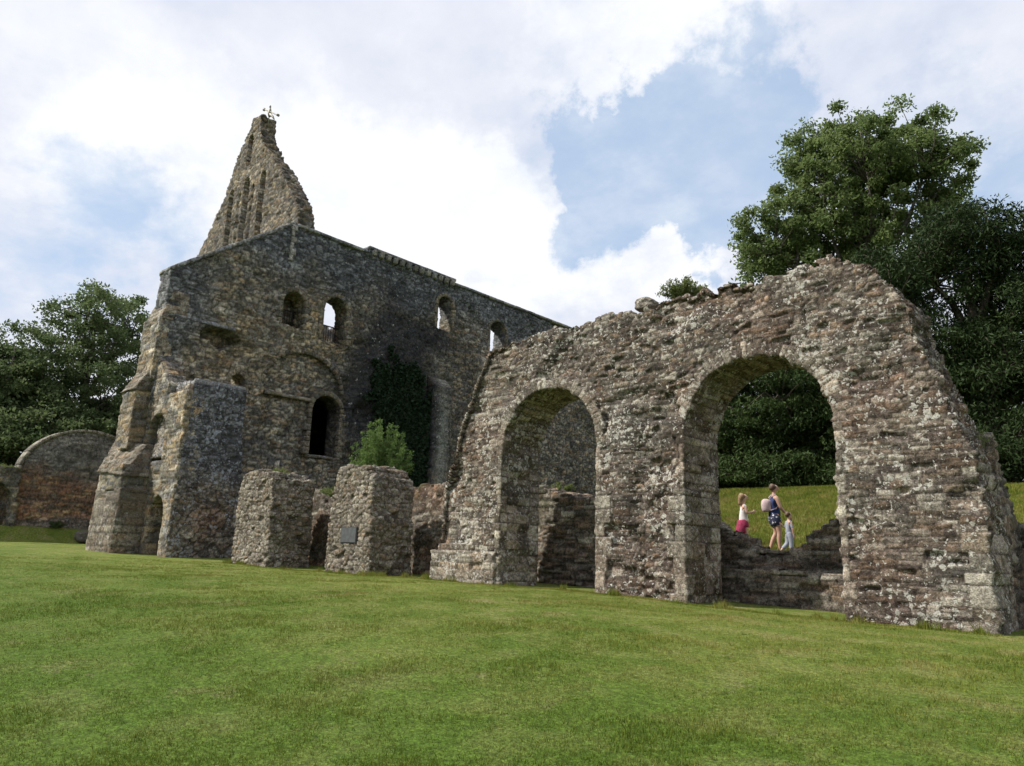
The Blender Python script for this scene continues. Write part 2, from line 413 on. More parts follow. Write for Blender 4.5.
def wall(name, axis, plane, poly, thick, cell, p, mat, parent=None, holes=(), ragged=True, warp=None, rag_amp=.5, dcell=None, rm=0., side=.12, rz=.8, split=None, split_names=()):
    """a masonry wall. axis 'n': face looks south at y=plane, s = x ; axis 'e': face looks east at x=plane, s = y"""
    s0 = min(q[0] for q in poly); s1 = max(q[0] for q in poly); z0 = min(q[1] for q in poly); z1 = max(q[1] for q in poly)
    pad = .35 if ragged else 0
    s0 -= pad; s1 += pad; z1 += pad
    ns = int(round((s1 - s0) / cell)); nz = int(round((z1 - z0) / cell))
    sv = np.linspace(s0, s1, ns + 1); zv = np.linspace(z0, z1, nz + 1)
    SC, ZC = np.meshgrid((sv[:-1] + sv[1:]) / 2, (zv[:-1] + zv[1:]) / 2, indexing='ij')
    if ragged:
        uu = SC + (31.7 if axis == 'e' else 0)
        cu, cv, dd, r1, r2, r3, lu, lv = stones(uu.ravel(), ZC.ravel(), p)
        cu = cu - (31.7 if axis == 'e' else 0)
        cu = cu + (r1 - .5) * .10 * rag_amp * 2; cv = cv + (r2 - .5) * .12 * rag_amp * 2
        # mixture of stone centre and own position keeps the outline broken but true
        S_, Z_ = cu.reshape(SC.shape), cv.reshape(SC.shape)
        S_ = SC + (S_ - SC) * rm; Z_ = ZC + (Z_ - ZC) * (rz(SC) if callable(rz) else rz)
        M = pip(S_, np.maximum(Z_, z0 + .01), poly)
    else:
        M = pip(SC, ZC, poly)
    for hh in holes: M &= ~hh.inside(SC, ZC)
    nd = max(1, int(round(thick / (dcell or cell * 2)))); dv = np.linspace(0, thick, nd + 1)
    GS, GZ = np.meshgrid(sv, zv, indexing='ij')
    Mp = np.pad(M, 1)
    # boundary vertices near holes snap onto the curve
    cnt = Mp[:-1, :-1].astype(int) + Mp[1:, :-1] + Mp[:-1, 1:] + Mp[1:, 1:]
    bd = (cnt > 0) & (cnt < 4)
    for hh in holes:
        k = bd & hh.near(GS, GZ, cell * 1.05)
        s2, z2 = hh.snap(GS, GZ); GS = np.where(k, s2, GS); GZ = np.where(k, z2, GZ)
    NS, NZ = ns + 1, nz + 1
    def vid(k, i, j): return (k * NS + i) * NZ + j
    quads = []
    I, J = np.nonzero(M)
    quads.append(np.stack([vid(0, I, J), vid(0, I + 1, J), vid(0, I + 1, J + 1), vid(0, I, J + 1)], 1))
    quads.append(np.stack([vid(nd, I, J), vid(nd, I, J + 1), vid(nd, I + 1, J + 1), vid(nd, I + 1, J)], 1))
    for (di, dj) in ((-1, 0), (1, 0), (0, -1), (0, 1)):
        nb = Mp[1 + di:1 + di + ns, 1 + dj:1 + dj + nz]
        I, J = np.nonzero(M & ~nb)
        for k in range(nd):
            if di == -1: quads.append(np.stack([vid(k, I, J), vid(k, I, J + 1), vid(k + 1, I, J + 1), vid(k + 1, I, J)], 1))
            if di == 1: quads.append(np.stack([vid(k, I + 1, J), vid(k + 1, I + 1, J), vid(k + 1, I + 1, J + 1), vid(k, I + 1, J + 1)], 1))
            if dj == 1: quads.append(np.stack([vid(k, I, J + 1), vid(k, I + 1, J + 1), vid(k + 1, I + 1, J + 1), vid(k + 1, I, J + 1)], 1))
            if dj == -1: quads.append(np.stack([vid(k, I, J), vid(k + 1, I, J), vid(k + 1, I + 1, J), vid(k, I + 1, J)], 1))
    Q = np.concatenate(quads)
    used, inv = np.unique(Q, return_inverse=True); Q = inv.reshape(Q.shape)
    k = used // (NS * NZ); ij = used % (NS * NZ); i = ij // NZ; j = ij % NZ
    s = GS[i, j]; z = GZ[i, j]; d = dv[k]
    if axis == 'n': V = np.stack([s, plane + d, z], 1)
    else: V = np.stack([plane - d, s, z], 1)
    if warp: V = warp(V)
    V0 = V
    V, C = stonify(V, Q, p, (1 if axis == 'n' else 0) if ragged else None, side)
    if split:
        zc = split(V0[Q].mean(1)); first = None
        for val, nm in split_names:
            m = np.isin(zc, val)
            if not m.any(): continue
            us, inv = np.unique(Q[m], return_inverse=True)
            o = link(nm, np_mesh(nm, V[us], inv.reshape(-1, 4), C[us]), mat, parent); first = first or o
        return first
    me = np_mesh(name, V, Q, C)
    return link(name, me, mat, parent)
def hexa_np(c, cell):
    """c: 8 corners, bottom 4 ccw then top 4 ccw"""
    c = np.array(c, float)
    faces = [(0, 3, 2, 1), (4, 5, 6, 7), (0, 1, 5, 4), (1, 2, 6, 5), (2, 3, 7, 6), (3, 0, 4, 7)]
    Vs, Qs, off = [], [], 0
    ecount = {}
    def en(a, b):
        # one count per direction family so that neighbours share vertices
        fam = {frozenset((0, 1)): 0, frozenset((3, 2)): 0, frozenset((4, 5)): 0, frozenset((7, 6)): 0,
               frozenset((1, 2)): 1, frozenset((0, 3)): 1, frozenset((5, 6)): 1, frozenset((4, 7)): 1}.get(frozenset((a, b)), 2)
        return fam
    L = [0, 0, 0]
    for f in faces:
        for q in range(4):
            a, b = f[q], f[(q + 1) % 4]; L[en(a, b)] = max(L[en(a, b)], np.linalg.norm(c[a] - c[b]))
    Nn = [max(1, int(round(l / cell))) for l in L]
    for f in faces:
        p0, p1, p2, p3 = c[list(f)]
        nu = Nn[en(f[0], f[1])]; nv = Nn[en(f[1], f[2])]
        u, v = np.meshgrid(np.linspace(0, 1, nu + 1), np.linspace(0, 1, nv + 1), indexing='ij')
        u = u[..., None]; v = v[..., None]
        P = (1 - u) * (1 - v) * p0 + u * (1 - v) * p1 + u * v * p2 + (1 - u) * v * p3
        I, J = np.meshgrid(np.arange(nu), np.arange(nv), indexing='ij'); I = I.ravel(); J = J.ravel()
        idx = lambda i, j: i * (nv + 1) + j + off
        Vs.append(P.reshape(-1, 3)); Qs.append(np.stack([idx(I, J), idx(I + 1, J), idx(I + 1, J + 1), idx(I, J + 1)], 1)); off += len(Vs[-1])
    return np.concatenate(Vs), np.concatenate(Qs)
def hexa(name, c, cell, p, mat, parent=None):
    V, Q = hexa_np(c, cell); V, Q = merge(V, Q); V, C = stonify(V, Q, p)
    return link(name, np_mesh(name, V, Q, C), mat, parent)
def prof_n(x0, x1, y0f, y1, z0, z1, y0t=None, x0t=None, x1t=None, z1b=None, y1t=None):
    """box corners with a south face that may lean (y0f bottom, y0t top)"""
    y0t = y0f if y0t is None else y0t; x0t = x0 if x0t is None else x0t; x1t = x1 if x1t is None else x1t; zb = z1 if z1b is None else z1b
    y1t = y1 if y1t is None else y1t
    return [(x0, y0f, z0), (x1, y0f, z0), (x1, y1, z0), (x0, y1, z0), (x0t, y0t, z1), (x1t, y0t, z1), (x1t, y1t, zb), (x0t, y1t, zb)]

def blocks(name, items, p, mat, parent, n=3):
    """items: list of 8-corner blocks, each lightly rounded and jittered; one mesh"""
    Vs, Qs, Cs, off = [], [], [], 0
    for q, c in enumerate(items):
        c = np.array(c, float)
        cen = c.mean(0); size = c.max(0) - c.min(0)
        V, Q = hexa_np(c, max(.06, min(size.max() / 4, .16))); V, Q = merge(V, Q)
        # round the corners
        rel = (V - cen)
        rr = np.random.default_rng(q * 7 + p.seed)
        nn = fbm(V[:, 0] * 9, V[:, 1] * 9, V[:, 2] * 9, q + p.seed, 2)[:, None] - .5
        dist = np.abs(rel) / (size / 2 + 1e-6); cornr = np.clip(np.sort(dist, 1)[:, 1] - .8, 0, .3)[:, None]
        V = cen + rel * (1 + nn * .035 - cornr * .035)
        V = V + (rr.random(3) - .5) * .016
        base = p.pal[rr.integers(len(p.pal))] * (.75 + .6 * rr.random())
        C = np.repeat(base[None], len(V), 0)
        if p.tint is not None: C = p.tint(V, C, V * 0)
        Vs.append(V); Qs.append(Q + off); Cs.append(C); off += len(V)
    return link(name, np_mesh(name, np.concatenate(Vs), np.concatenate(Qs), np.concatenate(Cs)), mat, parent)

# ------------------------------------------------------------------ ground
def ground(e, n):
    e = np.asarray(e, float); n = np.asarray(n, float)
    base = np.interp(e, [-60, -43, -34, -27, -21, -14, -9, -2.4, 5, 30], [1.8, 1.65, 1.48, 1.26, 1.1, 1.03, .98, .80, .66, .5])
    t = np.clip((.85 * n - .25 * e) / 10.6, -.4, 1)
    z = base * np.sin(np.pi / 2 * t)
    zb = np.interp(n, [14.6, 15.0, 15.9, 17.2, 18.4, 27.5, 34, 70, 200], [0, 0, .86, .95, 1.12, 3.42, 4.0, 5.6, 9])
    zw = np.interp(n, [14.6, 30, 60, 200], [0, .9, 2.4, 8])
    w = sstep(-21, -14, e); w = w * 1.0
    z = z + zb * w + zw * (1 - w)
    z = z + .72 * sstep(-41.2, -42.8, e) * sstep(9, 10.5, n)
    z = z + sstep(-46, -150, e) * 3
    z = z + (fbm(e * .35, n * .35, 0, 5, 3) - .5) * .10 * sstep(3, 8, np.hypot(e, n))
    return z
def axis_pts(lo, hi, a, b, st, far):
    core = np.arange(a, b + st / 2, st)
    def grow(x0, x1):
        out = []; s = st; x = x0; sg = 1 if x1 > x0 else -1
        while abs(x1 - x) > s * 1.3: s *= 1.35; x += sg * s; out.append(x)
        return out
    return np.array(sorted(set(grow(a, -far) + list(core) + grow(b, far))))
xs = axis_pts(-600, 600, -48, 8, .35, 700); ys = axis_pts(-600, 600, -6, 36, .35, 700)
GX, GY = np.meshgrid(xs, ys, indexing='ij'); GZ = ground(GX, GY)
nx, ny = len(xs), len(ys)
I, J = np.meshgrid(np.arange(nx - 1), np.arange(ny - 1), indexing='ij'); I = I.ravel(); J = J.ravel()
idx = lambda i, j: i * ny + j
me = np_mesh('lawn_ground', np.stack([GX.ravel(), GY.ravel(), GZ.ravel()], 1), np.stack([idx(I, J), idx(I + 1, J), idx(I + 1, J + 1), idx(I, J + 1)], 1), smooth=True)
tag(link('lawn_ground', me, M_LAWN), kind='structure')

def blades(name, E_, N_, h, w, label, nb=3, lean=.5, mat=M_BLADE, bright=(.75, 1.35), zoff=0):
    n = len(E_); G = ground(E_, N_) - .01 + zoff
    Vs, Cs = [], []
    for q in range(nb):
        a = RNG.random(n) * 6.283; hh = h * (.5 + RNG.random(n)); ww = w * (.6 + .8 * RNG.random(n)); l = RNG.random(n) * lean
        ox, oy = (RNG.random(n) - .5) * .05, (RNG.random(n) - .5) * .05
        dx, dy = np.cos(a), np.sin(a); b = RNG.random(n) * 6.283
        p0 = np.stack([E_ + ox - dx * ww, N_ + oy - dy * ww, G], 1); p1 = np.stack([E_ + ox + dx * ww, N_ + oy + dy * ww, G], 1)
        p2 = np.stack([E_ + ox + np.cos(b) * l * hh, N_ + oy + np.sin(b) * l * hh, G + hh], 1)
        Vs.append(np.stack([p0, p1, p2], 1).reshape(-1, 3))
        c = (bright[0] + (bright[1] - bright[0]) * RNG.random(n)); Cs.append(np.repeat(np.stack([c * (1 + .25 * RNG.random(n)), c, c * .9], 1), 3, 0))
    V = np.concatenate(Vs); C = np.concatenate(Cs)
    me = np_mesh(name, V, np.arange(len(V)).reshape(-1, 3), C)
    return tag(link(name, me, mat), label, 'grass', kind='stuff')
# lawn blades: dense near where one stands, thinner further off
def lawn_pts(n):
    r = 3.5 + 24 * RNG.random(n) ** 1.25; a = R(-95) + R(100) * RNG.random(n)   # azimuth from north, west negative
    e, nn = r * np.sin(a), r * np.cos(a)
    k = (nn < 12.35) & (nn > -3)
    return e[k], nn[k]
e_, n_ = lawn_pts(330000)
clump = fbm(e_ * 2.5, n_ * 2.5, 1., 9, 2)
k = RNG.random(len(e_)) < sstep(.25, .6, clump) + .25
e_, n_ = e_[k], n_[k]
hgt = .022 + .016 * sstep(.45, .75, fbm(e_ * 1.1, n_ * 1.1, 4., 19, 3))
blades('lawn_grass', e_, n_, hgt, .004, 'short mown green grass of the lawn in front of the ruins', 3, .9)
e_ = -18 + 22 * RNG.random(110000); n_ = 16.3 + 12.5 * RNG.random(110000)
blades('meadow_grass', e_, n_, .09, .010, 'longer sunlit grass on the bank behind the arches', 3, .8, bright=(.75, 1.25))
# tufts along the wall feet
e_ = -24 + 21.6 * RNG.random(14000); n_ = 12.5 - .28 * RNG.random(14000) ** 2
blades('wall_foot_grass', e_, n_, .03 + .13 * sstep(.60, .74, fbm(e_ * 3.1, n_ * 3, 0, 44, 3)) * RNG.random(14000), .006, 'uncut grass along the foot of the ruined walls', 3, .7)

# ------------------------------------------------------------------ the arch wall
AR = [Arch(-10.55, 1.33, -1, 3.98, 1.32), Arch(-5.83, 1.39, -1, 3.93, 1.37)]
ARCHPOLY = [(-13.98, .2), (-13.94, 1.05), (-13.86, 1.9), (-13.76, 3.16), (-13.33, 4.6), (-12.78, 5.77), (-12.42, 6.5), (-11.45, 6.56), (-10.9, 6.66), (-10.0, 6.6), (-9.1, 6.7), (-8.16, 6.66), (-7.5, 6.78), (-6.8, 6.68),
            (-6.3, 6.78), (-5.6, 6.68), (-4.86, 6.80), (-4.3, 6.78), (-3.9, 6.6), (-3.5, 6.2), (-3.22, 5.75), (-3.14, 5.2), (-2.95, 4.6), (-2.75, 3.85), (-2.5, 3.3), (-2.46, 2.62), (-2.43, .2)]
def arch_dent(V, N):
    x, y, z = V.T
    f = sstep(.35, .75, -N[:, 1])
    core = np.exp(-(((x + 7.95) / .55) ** 4) - ((z - 2.5) / 1.7) ** 4) * (.06 + .22 * fbm(x * 2.5, z * 3.5, 0, 91, 3))
    ero = sstep(.56, .72, fbm(x * .8, z * 1.1, 2, 57, 3)) * .16
    rb = sstep(-12.6, -13.8, x - (z - 1) * .28) * .12 * (z > 1.9)
    dz_ = DR.zone(V) > 0
    return np.where(dz_, 0, (core + ero * .6 + rb) * f)
def arch_tint(V, C, N):
    x, y, z = V.T
    red = sstep(.45, .65, fbm(x * .7, y, z * .7, 12, 3))[:, None]
    C = C * (1 + red * np.array([-.02, -.10, -.12]))
    g = sstep(-10, -13.5, x)[:, None]
    return C * (1 + g * np.array([.10, .12, .10]))
def rub_zone(u, v):
    core = (np.abs(u + 7.9) < .45) & (v < 4.2)
    return core | (v > 5.9 + 1.2 * (fbm(u * .8, v * .8, 4, 14, 2) - .5)) | (fbm(u * .9, v * .9, 9, 24, 2) > .60)
p_arch = SP(PAL_ARCH * .70, (.055, .135), (.10, .34), .030, .030, .02, 3, (.085, .07, .058), .012, arch_tint, arch_dent, .45, (.20, .09), .75, rub_zone)
aw = empty('ruined_arch_wall', (-8, 13.1, .9))
tag(aw, 'tall lichen-spotted rubble stone wall with two round-headed arches', 'ruined wall')
DR = Dress(AR, [{-1: False, 1: True}, {-1: True, 1: False}], -2.43, 2.2, np.array([(.19, .168, .135), (.165, .142, .112), (.23, .205, .165), (.14, .12, .098), (.29, .265, .215), (.175, .147, .11)]))
p_arch.dress = DR
wall('wall', 'n', 12.5, [(q[0], q[1] - (.07 if q[1] > 6 else 0)) for q in ARCHPOLY], 1.28, .0245, p_arch, M_ARCH, aw, AR, True, dcell=.03, split=DR.zone, split_names=[([0], 'wall'), ([10], 'arch_ring'), ([11], 'arch_ring'), ([20], 'jamb'), ([21], 'jamb'), ([22], 'jamb'), ([23], 'jamb'), ([30], 'quoins')], rz=lambda s_: .2 + .8 * sstep(-12.9, -12.2, s_) * sstep(-3.6, -4.3, s_), side=.16)
p_vous = SP(np.array([(.27, .24, .19), (.22, .19, .155), (.33, .30, .24), (.19, .16, .13), (.25, .215, .165)]), seed=5)
# plinth at the west foot, ragged quoins at the east end
hexa('plinth', prof_n(-14.06, -11.95, 12.40, 12.62, .4, 1.72, 12.44), .035, SP(PAL_STUB, (.12, .22), (.2, .5), .03, .035, .02, 15), M_ARCH, aw)
p_low = SP(PAL_ARCH * .95, (.07, .15), (.15, .5), .04, .06, .06, 23, (.07, .06, .05), .018)
wall('return_wall', 'e', -2.47, [(13.6, .2), (13.6, 3.7), (13.95, 3.6), (14.4, 3.1), (14.6, 2.5), (14.85, 1.9), (15.4, 1.3), (15.5, .2)], 1.1, .05, p_low, M_LOW, aw)
# loose stones and plants on the wall top
def boulder(name, c, r, p, mat, label, cat='stone', parent=None):
    bm = bmesh.new(); bmesh.ops.create_icosphere(bm, subdivisions=4, radius=1)
    V = np.array([v.co[:] for v in bm.verts]); F = np.array([[v.index for v in f.verts] for f in bm.faces]); bm.free()
    n = fbm(V[:, 0] * 1.4 + c[0], V[:, 1] * 1.4, V[:, 2] * 1.4, 5, 3)[:, None]
    V = np.sign(V) * np.abs(V) ** .75
    V = V * (.75 + .6 * n) * np.array(r) + np.array(c)
    C = np.repeat(p.pal[2][None], len(V), 0)
    o = link(name, np_mesh(name, V, F, C), mat, parent)
    if label: tag(o, label, cat)
    return o
boulder('loose_stone', (-8.25, 12.85, 6.83), (.22, .2, .13), SP(PAL_ARCH * .8), M_ARCH, 'rounded loose stone lying on the wall top between the two arches')

# ------------------------------------------------------------------ stubs and low walls
p_st = SP(PAL_STUB * .82, (.07, .16), (.10, .32), .05, .045, .05, 31, (.12, .105, .085), .015, None, None, .4, (.21, .125), .85)
o = wall('wall_stub', 'n', 12.5, [(-23.8, .3), (-23.86, 2.4), (-23.8, 3.5), (-23.5, 4.0), (-22.9, 4.12), (-22.3, 4.0), (-21.75, 3.8), (-21.66, 2.5), (-21.6, .3)], 1.45, .026, p_st, M_STUB, dcell=.04)
tag(o, 'broken stone pier without a plaque, next to the tall buttressed building', 'ruined pier', 'broken piers in line with the arch wall')
p_st2 = SP(PAL_STUB * .82, (.07, .16), (.10, .32), .05, .045, .05, 37, (.12, .105, .085), .015, None, None, .4, (.21, .125), .85)
o = wall('wall_stub', 'n', 12.5, [(-18.55, .3), (-18.45, 2.4), (-18.5, 3.3), (-18.25, 3.85), (-17.6, 4.02), (-17.0, 3.9), (-16.62, 3.55), (-16.55, 2.5), (-16.5, .3)], 1.35, .026, p_st2, M_STUB, dcell=.04)
tag(o, 'broken stone pier with a small slate plaque on its front', 'ruined pier', 'broken piers in line with the arch wall')
def rear_tint(V, C, N):
    z = V[:, 2]; k = sstep(.4, .6, fbm(V[:, 0] * .8, V[:, 1], z * 1.2, 3, 3))[:, None]
    return C * (1 + k * np.array([.1, -.1, -.2]))
o = wall('rear_wall', 'n', 14.9, [(-26.5, .3), (-26.4, 2.9), (-24.5, 3.4), (-22.8, 3.7), (-22.0, 3.45), (-20, 3.5), (-18, 3.6), (-16.3, 3.62), (-15.0, 3.6), (-14.9, .3)], .8, .06,
         SP(PAL_ARCH * .9, (.07, .16), (.12, .4), .05, .05, .08, 41, (.09, .08, .06), .018, rear_tint, None, .4, (.24, .12)), M_LOW)
tag(o, 'low rear stone wall joining the two broken piers behind them', 'ruined wall')
inner = empty('breached_inner_wall', (-6, 15.4, .8))
tag(inner, 'dark low ruined wall breached in the middle, seen through both arches', 'ruined wall')
wall('wall', 'n', 14.95, [(-14.92, .3), (-14.9, 3.55), (-14.5, 3.62), (-13.2, 3.4), (-12.0, 3.2), (-11.0, 3.05), (-10, 2.95), (-8.6, 2.55), (-7.9, 2.40), (-7.6, 2.2), (-7.2, 1.98), (-6.85, 1.80), (-6.3, 1.84), (-6.05, 2.0), (-5.75, 2.3), (-5.4, 2.5), (-4.9, 2.6), (-4.2, 2.6), (-2.8, 2.4), (-1.2, 2.3), (1, 2.2), (3, 1.9), (3.2, .3)], 1.0, .045, p_low, M_LOW, inner)
wall('step', 'n', 14.35, [(-8.6, .3), (-8.5, 1.42), (-6.5, 1.5), (-4.2, 1.5), (-4.0, .3)], .75, .045, SP(PAL_ARCH * .95, (.09, .16), (.2, .6), .03, .045, .05, 27, (.07, .06, .05), .018), M_LOW, inner)
rs = random.Random(9); items = []
for (a, b, z, y) in ((-7.0, -5.4, 1.86, 14.9), (-8.3, -4.3, 1.47, 14.35)):
    x = a
    while x < b:
        L_ = rs.uniform(.35, .8); x1 = min(x + L_, b); t = rs.uniform(.05, .09); yy = y + rs.uniform(-.03, .05); y1 = yy + rs.uniform(.3, .55)
        items.append([(x + .01, yy, z), (x1, yy, z), (x1, y1, z), (x + .01, y1, z), (x + .01, yy, z + t), (x1, yy, z + t), (x1, y1, z + t), (x + .01, y1, z + t)]); x = x1
blocks('cap_stones', items, SP(np.array([(.26, .24, .19), (.22, .20, .16), (.19, .16, .13)]), seed=2), M_LOW, inner)

# ------------------------------------------------------------------ the dormitory building
dorm = empty('ruined_dormitory', (-33, 25, 1.3))
tag(dorm, 'huge roofless stone building with buttresses, upper windows and a pointed gable', 'ruined building')
def ell(a, b, x, y): return np.exp(-((x) / a) ** 2 - ((y) / b) ** 2)
def east_dent(V, N):
    s, z = V[:, 1], V[:, 2]
    f = sstep(.3, .6, N[:, 0])
    d = 0
    bl = Arch(18.3, 2.0, 3, 8.7, 1.75); d = d + .16 * bl.inside(s, z)
    d = d + .75 * ((((s - 14.15) / .95) ** 2 + ((z - 10.15) / .55) ** 2) < 1) * (z > 9.9 - .2 * np.sin(s * 5))
    pass
    # set-off: the wall is thicker below z 10.7 south of the scar
    d = d - .10 * ((z < 10.7) & (s < 13.2) & (z > 6))
    # recess behind the ivy
    d = d + .4 * ell(1.6, 5, s - 24.2, z - 5)
    # broken scar north of the doorway
    d = d + .3 * sstep(.48, .62, fbm(s * 1.2, z * 1.2, 5, 61, 3)) * ell(1.0, 3.2, s - 21.2, z - 8.7)
    d = d + .12 * sstep(.55, .7, fbm(s * .6, z * .6, 5, 67, 3))
    return d * f
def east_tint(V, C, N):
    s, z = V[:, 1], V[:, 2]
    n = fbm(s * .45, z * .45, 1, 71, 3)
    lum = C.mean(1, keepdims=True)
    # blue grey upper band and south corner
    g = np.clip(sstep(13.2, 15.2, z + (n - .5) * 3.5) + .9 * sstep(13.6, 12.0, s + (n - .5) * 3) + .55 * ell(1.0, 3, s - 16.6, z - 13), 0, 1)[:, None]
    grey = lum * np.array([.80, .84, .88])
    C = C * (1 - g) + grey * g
    # tan window surrounds
    t = np.clip(ell(2.6, 1.8, s - 18.4, z - 12.2) + .8 * ell(3, 2, s - 14.5, z - 9.6) + .6 * ell(1.6, 1.3, s - 27, z - 14.4), 0, 1)[:, None] * (1 - .6 * g)
    C = C * (1 + t * np.array([.42, .30, .08]))
    # long dark water stain above the ivy
    k = np.clip(ell(2.9, 4.4, s - 23.7 + (n - .5) * 2, z - 9.3 + (n - .5) * 5) * 2.0, 0, .88)[:, None]
    C = C * (1 - k) + np.array([.026, .028, .033]) * k
    # limewash streak on the shaft
    w = (ell(.35, 3.5, s - 26.4, z - 7) * .6)[:, None]
    return C * (1 - w) + np.array([.24, .25, .22]) * w
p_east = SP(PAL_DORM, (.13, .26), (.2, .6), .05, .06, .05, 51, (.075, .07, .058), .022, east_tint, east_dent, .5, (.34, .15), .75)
EH = [Arch(15.12, .36, 7.85, 8.5, .4), Arch(17.4, .58, 11.55, 12.65, .6), Arch(19.65, .68, 11.35, 12.85, .75), Arch(19.6, .78, 5.9, 8.0, .75), Arch(26.6, .56, 13.7, 15.0, .62), Arch(30.85, .70, 13.2, 14.6, .66)]
EPOLY = [(11.75, .3), (11.75, 12.6), (17.0, 16.45), (17.6, 16.45), (20.9, 16.35), (21.2, 16.62), (27.0, 16.66), (27.1, 16.45), (37, 16.4), (46, 16.35), (46, .3)]
def batter(V):
    V = V.copy(); s, z = V[:, 1], V[:, 2]
    V[:, 0] += np.clip(9.5 - z, 0, 9) * .0
    return V
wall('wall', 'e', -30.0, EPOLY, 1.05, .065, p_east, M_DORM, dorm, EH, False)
p_plain = SP(PAL_DORM, (.13, .26), (.2, .6), .05, .05, .05, 53, (.085, .078, .062), .022)
wall('wall', 'n', 44.9, [(-40.9, .3), (-40.9, 12), (-31.05, 14), (-31.05, .3)], 1.0, .2, p_plain, M_DORM, dorm)
wall('wall', 'e', -41.0, [(17.3, .3), (17.3, 15.6), (30, 15.9), (45.8, 15.5), (45.8, .3)], 1.0, .2, p_plain, M_DORM, dorm)
hexa('floor', prof_n(-33.4, -31.1, 14.7, 17.15, 13.2, 13.5), .3, p_plain, M_DORM, dorm)  # unseen slab added inside to darken the left upper window
hexa('shade_slab', prof_n(-40.9, -31.1, 18.3, 44.8, 9.0, 9.5), .5, p_plain, M_DORM, dorm)  # unseen slab added to keep the undercroft behind the doorway dark
# coping and corbels
hexa('coping', [(-31.1, 11.74, 12.55), (-29.95, 11.74, 12.55), (-29.95, 17.0, 16.40), (-31.1, 17.0, 16.40), (-31.1, 11.72, 12.68), (-29.95, 11.72, 12.68), (-29.95, 17.0, 16.56), (-31.1, 17.0, 16.56)], .12, SP(PAL_DARK * 1.3, (.2, .3), (.3, .7), .01, .03, .01, 7), M_DARK, dorm)
items = []; s = 17.15; rs = random.Random(5)
while s < 44:
    L_ = rs.uniform(.35, .7); z0 = (16.34 if s < 21.1 else 16.62) if s < 27 else 16.42
    items.append([(-31.1, s, z0), (-29.88, s, z0), (-29.88, s + L_, z0), (-31.1, s + L_, z0), (-31.1, s, z0 + .14), (-29.88, s, z0 + .14), (-29.88, s + L_, z0 + .14), (-31.1, s + L_, z0 + .14)])
    s += L_ - .01
blocks('parapet_stones', items, SP(PAL_DARK, seed=3), M_DARK, dorm)
items = []; s = 21.4
while s < 27:
    items.append([(-30.0, s, 16.3), (-29.8, s, 16.3), (-29.8, s + .2, 16.3), (-30.0, s + .2, 16.3), (-30.0, s, 16.56), (-29.72, s, 16.56), (-29.72, s + .2, 16.56), (-30.0, s + .2, 16.56)]); s += .45
for it in items: blocks('corbel', [it], SP(PAL_DARK, seed=4), M_DARK, dorm)
# pale quoin strip under the gable corner
items = [[(-30.02, 16.86, z), (-29.9, 16.86, z), (-29.9, 17.02 + (.12 if q % 2 else 0), z), (-30.02, 17.02 + (.12 if q % 2 else 0), z), (-30.02, 16.86, z + .28), (-29.9, 16.86, z + .28), (-29.9, 17.02 + (.12 if q % 2 else 0), z + .28), (-30.02, 17.02 + (.12 if q % 2 else 0), z + .28)] for q, z in enumerate(np.arange(14.6, 16.35, .3))]
blocks('quoins', items, SP(np.array([(.30, .29, .26), (.25, .24, .21)]), seed=8), M_DORM, dorm)
# window surrounds: rings of voussoirs and sills
def ring_e(A, x, depth, wd, seed, mat, pal, t0=0, t1=math.pi, jam=True, proud=.025):
    items = []; th = t0; r_ = random.Random(seed); st = .26 / max(A.a, .5)
    def blk(p4):
        f = [(x + proud, q[0], q[1]) for q in p4]; b = [(x - depth, q[0], q[1]) for q in p4]
        return [f[0], f[1], f[2], f[3], b[0], b[1], b[2], b[3]]
    while th < t1 - .01:
        tt = min(t1, th + st * r_.uniform(.8, 1.2))
        p4 = []
        for (a, rad) in ((th + .01, -.02), (th + .01, wd), (tt - .01, wd), (tt - .01, -.02)): p4.append((A.sc - math.cos(a) * (A.a + rad), A.zs + math.sin(a) * (A.b + rad)))
        items.append(blk(p4)); th = tt
    if jam:
        for sd in (-1, 1):
            z = A.z0
            while z < A.zs:
                h = r_.uniform(.2, .32); z1 = min(z + h, A.zs); w2 = wd * r_.choice([.8, 1.4]); a, b = sorted((A.sc + sd * (A.a - .02), A.sc + sd * (A.a + w2)))
                items.append(blk([(a, z), (a, z1 - .01), (b, z1 - .01), (b, z)])); z = z1
    return items
PW = np.array([(.17, .145, .10), (.15, .13, .10), (.20, .17, .12), (.13, .12, .10)])
for q, A in enumerate(EH):
    blocks('window_surround' if q != 3 else 'door_surround', ring_e(A, -30.0, .3, .2 if q < 4 else .16, q, M_DORM, PW), SP(PW, seed=20 + q), M_DORM, dorm)
bl = Arch(18.3, 2.0, 8.2, 8.7, 1.75)
blocks('blind_arch', ring_e(bl, -30.0, .1, .16, 9, M_DORM, PW, .1, math.pi - .1, False, .05), SP(PW * .85, seed=30), M_DORM, dorm)
hexa('string_course', [(-30.1, 16.4, 8.28), (-29.95, 16.4, 8.28), (-29.95, 18.7, 8.28), (-30.1, 18.7, 8.28), (-30.1, 16.4, 8.42), (-29.95, 16.4, 8.42), (-29.95, 18.7, 8.42), (-30.1, 18.7, 8.42)], .1, SP(PW * 1.2, (.2, .3), (.4, .8), 0, .02, .01, 3), M_DORM, dorm)
hexa('string_course', [(-30.05, 12.0, 10.66), (-29.88, 12.0, 10.66), (-29.90, 14.7, 10.66), (-30.05, 14.7, 10.66), (-30.05, 12.0, 10.82), (-29.98, 12.0, 10.82), (-29.98, 14.7, 10.82), (-30.05, 14.7, 10.82)], .1, SP(PAL_DARK, (.2, .3), (.4, .8), 0, .02, .01, 3), M_DARK, dorm)
